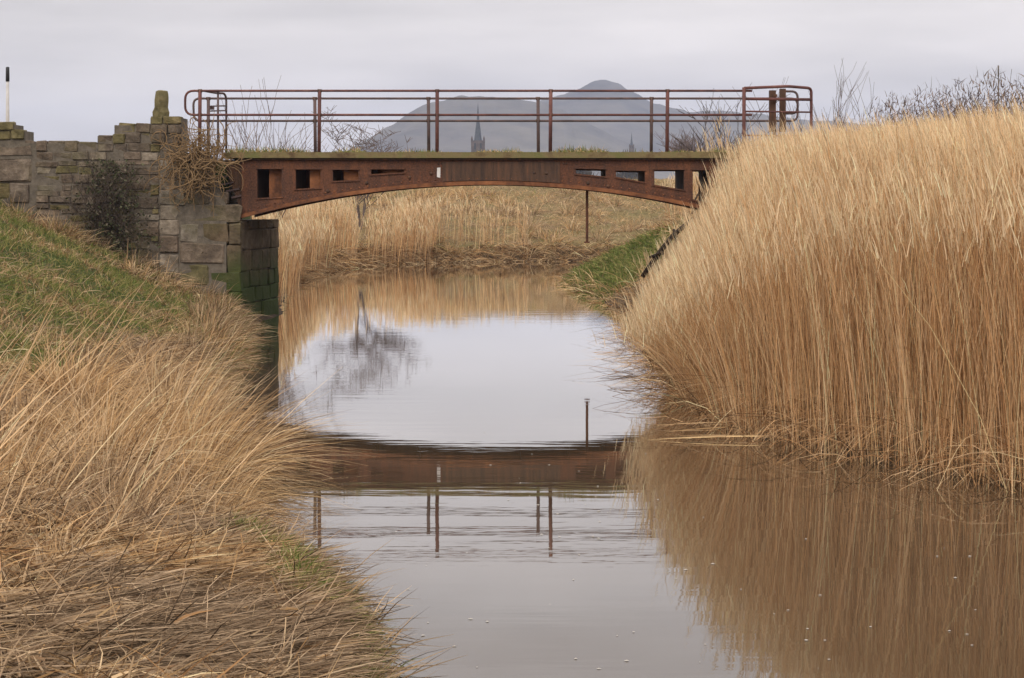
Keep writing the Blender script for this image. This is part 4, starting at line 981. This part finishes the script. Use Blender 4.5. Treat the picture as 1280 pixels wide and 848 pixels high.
# ivy-clad dark shrub against the wall
e = empty('ivy_shrub', P(140, 300, YW - 0.2), 'dark twiggy ivy shrub growing up the rubble wall', 'shrub')
tw, th = Twigs(), Twigs(); rnd = random.Random(77)
for s_ in range(14):
    branch(tw, th, (rnd.uniform(-.35, .35), rnd.uniform(-.05, .12), -0.3), (rnd.uniform(-.35, .3), 0.02, 1), rnd.uniform(0.7, 1.25), 0.014, 2, rnd, 0.5, 0.5, 4, 0.005, 2)
th.build('stems', (0.07, 0.055, 0.045), e); tw.build('twigs', (0.09, 0.07, 0.06), e)
n = 3000; iv = Veg()
ax = rng.normal(size=n) * 0.30; az = rng.uniform(-0.25, 1.55, n); ax = ax * np.interp(az, [-.25, .3, 1.0, 1.55], [1.7, 1.3, 1.0, 0.7]) - 0.05
k_ = vnoise(ax + 3, az + 1, 5.5) * 0.6 + vnoise(ax + 9, az, 12) * 0.4 > 0.42; ax, az = ax[k_], az[k_]; n = len(ax)
b = np.c_[ax, rng.uniform(-0.22, 0.10, n), az]; dd = unit_dirs(n, 0.3, 2.4)
iv.add(blades(b, dd, rng.uniform(0.03, 0.075, n), np.c_[rng.normal(size=(n, 2)) * .1, -rng.uniform(0, .5, n)], rng.uniform(0.022, 0.045, n), 2, pick(n, [(0.07, 0.08, 0.04), (0.10, 0.10, 0.06), (0.16, 0.135, 0.10), (0.09, 0.07, 0.05)], None, 0.25)))
iv.build('foliage', M['plant'], e)
# dead creeper tangle hanging on the pier beside the bridge end
e = empty('creeper', P(250, 232, YW - 0.15), 'tangle of dead brown creeper stems hanging over the pier at the bridge end', 'creeper')
tw = Twigs(); rnd = random.Random(5)
for s_ in range(340):
    px, py = rnd.gauss(248, 24), rnd.gauss(206, 19)
    if (px > 264 and py > 209 + rnd.uniform(-4, 6)) or px > 302 or px < 200 or py > 248: continue
    p = np.array(P(px, py, YW - rnd.uniform(0.06, 0.42))); a = rnd.uniform(0, 2*math.pi)
    d_ = np.array([math.cos(a), rnd.gauss(0, .25), math.sin(a) * 0.9 + 0.1]); L = rnd.uniform(0.25, 0.75); pts = [p.copy()]
    cv = rnd.choice((-1, 1)) * rnd.uniform(0.1, 0.5)
    for k in range(6):
        d_ = d_ / np.linalg.norm(d_); c_, s2 = math.cos(cv), math.sin(cv)
        d_ = np.array([d_[0]*c_ - d_[2]*s2, d_[1] * 0.7 + rnd.gauss(0, .08), d_[0]*s2 + d_[2]*c_ - 0.12])
        p = p + d_ * L / 6; p[1] = min(p[1], YW - 0.03); pts.append(p.copy())
    tw.add([q - np.array(e.location) for q in pts], np.linspace(rnd.uniform(0.008, 0.016), 0.005, 7), 4)
for s_ in range(60):                                      # thin upright shoots beside the railing
    px = rnd.gauss(246, 20); p = np.array(P(px, rnd.uniform(185, 205), YW - rnd.uniform(0.05, 0.3))); d_ = np.array([rnd.gauss(0.05, .3), rnd.gauss(0, .15), 1.0]); pts = [p.copy()]
    L = rnd.uniform(0.25, 0.8)
    for k in range(4):
        d_ += np.array([rnd.gauss(0, .12), rnd.gauss(0, .05), 0]); p = p + d_ / np.linalg.norm(d_) * L / 4; pts.append(p.copy())
    tw.add([q - np.array(e.location) for q in pts], np.linspace(0.007, 0.003, 5), 3)
tw.build('stems', (0.235, 0.155, 0.085), e)

# dead branch and driftwood under the right end of the bridge
e = empty('dead_branch', P(850, 300, 43.4), 'dark dead branch with broken limbs on the bank under the right bridge end', 'branch')
def limb(pp, r, Y0=43.4):
    pts = [Vector(P(a, b_, Y0 + dy)) for a, b_, dy in pp]; return MB().tube(pts, r, 6)
limb([(803, 346, 0), (820, 322, .1), (840, 296, .2), (856, 282, .2), (872, 268, .3)], [0.05, 0.06, 0.055, 0.05, 0.03]).build('limb', M['wood'], e, True)
limb([(842, 287, .1), (846, 300, .0), (850, 314, -.1)], [0.03, 0.045, 0.05]).build('limb', M['wood'], e, True)
limb([(865, 275, .2), (863, 296, .1), (866, 312, .0)], [0.03, 0.05, 0.045]).build('limb', M['wood'], e, True)
limb([(812, 322, .1), (828, 316, 0), (833, 328, 0)], [0.03, 0.04, 0.03]).build('limb', M['wood'], e, True)
limb([(866, 268, .2), (868, 252, .2), (874, 240, .3)], [0.03, 0.026, 0.014]).build('limb', M['wood'], e, True)

# ---------------------------------------------------------------- far buildings and poles
Yc = 800.0
def church(name, px, ptop, ptower, pw, Y, label):
    e = empty(name, (P(px, 0, Y).x, Y, 1.0), label, 'church')
    k = Y / F; hw = pw * k / 2; x = P(px, 0, Y).x; zt = P(0, ptower, Y).z; zs = P(0, ptop, Y).z
    MB().box((x - hw, Y - hw, 1), (x + hw, Y + hw, zt)).build('tower', M['church'], e)
    b_ = hw * 0.62; vs = [(x + b_*math.cos(q), Y + b_*math.sin(q), zt) for q in [math.pi/8 + i*math.pi/4 for i in range(8)]]
    vs2 = [(x + b_*.34*math.cos(q), Y + b_*.34*math.sin(q), zt + (zs - zt) * 0.55) for q in [math.pi/8 + i*math.pi/4 for i in range(8)]]
    mb = MB(); mb.add(vs + vs2 + [(x, Y, zs)], [(i, (i+1) % 8, 8 + (i+1) % 8, 8 + i) for i in range(8)] + [(8 + i, 8 + (i+1) % 8, 16) for i in range(8)]); mb.build('spire', M['slate'], e)
    for sx in (-1, 1):
        for sy in (-1, 1):
            px_, py_ = x + sx * hw * 0.88, Y + sy * hw * 0.88; r2_ = hw * 0.14
            mb = MB(); mb.box((px_ - r2_, py_ - r2_, zt - 1), (px_ + r2_, py_ + r2_, zt + hw * 0.28))
            mb.add([(px_ - r2_, py_ - r2_, zt + hw*.28), (px_ + r2_, py_ - r2_, zt + hw*.28), (px_ + r2_, py_ + r2_, zt + hw*.28), (px_ - r2_, py_ + r2_, zt + hw*.28), (px_, py_, zt + hw * 0.75)], [(0,1,4),(1,2,4),(2,3,4),(3,0,4)])
            mb.build('pinnacle', M['church'], e)
    for s_ in (-0.42, 0.42):
        MB().box((x + s_*hw - hw*.13, Y - hw - 0.05, zt - hw * 1.3), (x + s_*hw + hw*.13, Y - hw + 0.1, zt - hw * 0.4)).build('louvre', M['black'], e)
    MB().box((x - hw * 0.8, Y + hw * 1.005, 1), (x + hw * 4.5, Y + hw * 2.4, zt - (zt - 1) * 0.45)).build('nave', M['church'], e)
church('church', 597.5, 128, 176, 17, Yc, 'distant grey church tower with a tall thin spire seen through the middle of the railing')
church('church', 789.5, 165, 182, 6, 1000, 'small faint far spire below the right slope of the hill')
# low dark woods far off behind the deck
for k, (px, ptop, wpx_, Y, lb) in enumerate(((716, 180, 44, 420, 'low dim clump of distant trees under the hill right of the middle posts'), (786, 183, 30, 520, 'low dim clump of distant trees at the foot of the small far spire'))):
    e = empty('far_trees', (P(px, 0, Y).x, Y, 1.5), lb, 'trees'); tw = Twigs(); rnd = random.Random(90 + k); kk = Y / F
    for s_ in range(90):
        x0 = rnd.uniform(-.5, .5) * wpx_ * kk; hh = (P(0, ptop, Y).z - 1.5) * (1 - (abs(x0) / (wpx_ * kk * 0.55)) ** 2 * 0.55) * rnd.uniform(0.75, 1.0)
        for b_ in range(5):
            tw.add([(x0, rnd.uniform(-4, 4), 0), (x0 + rnd.gauss(0, .3), 0, hh * 0.5), (x0 + rnd.gauss(0, .9), rnd.gauss(0, .8), hh * rnd.uniform(.8, 1))], [0.2, 0.15, 0.06], 3)
    tw.build('crown', (0.12, 0.10, 0.08), e)
# pale pole with dark cap
e = empty('pole', P(10, 200, 60), 'pale pole with a dark cap rising behind the left end of the wall', 'pole')
a, b_ = P(9.5, 215, 60), P(9.5, 102, 60)
MB().tube([a, b_], [0.066, 0.045], 10).build('shaft', M['pale'], e, True)
MB().tube([P(9.5, 102, 60), P(9.5, 84.5, 60), P(9.5, 83.8, 60)], [0.058, 0.054, 0.03], 10).build('cap', M['black'], e, True)
e = empty('mast', P(1248, 200, 95), 'thin bare mast standing up behind the right end of the hedge', 'mast')
MB().tube([P(1248, 210, 95), P(1248, 82, 95)], [0.05, 0.022], 8).build('shaft', M['pole'], e, True)
MB().tube([P(1248, 82, 95), P(1248, 96, 95)], [0.035, 0.035], 8).build('head', M['pole'], e, True)

# ---------------------------------------------------------------- foam flecks on the water
mb = MB(); rnd = random.Random(17)
cnt = 0
while cnt < 85:
    px, py = rnd.uniform(490, 1240), rnd.uniform(640, 846)
    if rnd.random() < 0.35: px, py = rnd.uniform(600, 860), rnd.uniform(540, 700)
    Y = F * HC / (py - HY); x = (px - 640) / F * Y
    if signed_dist(np.array([x]), np.array([Y]))[0] > -0.15: continue
    r_ = rnd.uniform(0.003, 0.010); n_ = 7; ax_ = rnd.uniform(1.0, 2.0)
    ring = [(x + math.cos(2*math.pi*k/n_) * r_ * ax_ * rnd.uniform(.7, 1.1), Y + math.sin(2*math.pi*k/n_) * r_ * rnd.uniform(.7, 1.2), 0.003) for k in range(n_)]
    mb.add(ring + [(x, Y, 0.003 + r_ * 0.5)], [(k, (k+1) % n_, n_) for k in range(n_)] ); cnt += 1
o = mb.build('foam', M['foam']); tag(o, 'small white flecks of foam drifting on the near water', 'foam', kind='stuff')

# ---------------------------------------------------------------- haze
m, t = new_mat('haze_air')
v = N(t, 'ShaderNodeVolumePrincipled'); o_ = N(t, 'ShaderNodeOutputMaterial')
v.inputs['Color'].default_value = (0.58, 0.69, 0.98, 1); v.inputs['Density'].default_value = 0.00018; v.inputs['Anisotropy'].default_value = 0.0
t.links.new(v.outputs[0], o_.inputs['Volume'])
o = MB().box((-2700, -320, -2.2), (2700, 4200, 190)).build('haze', m); tag(o, kind='stuff')
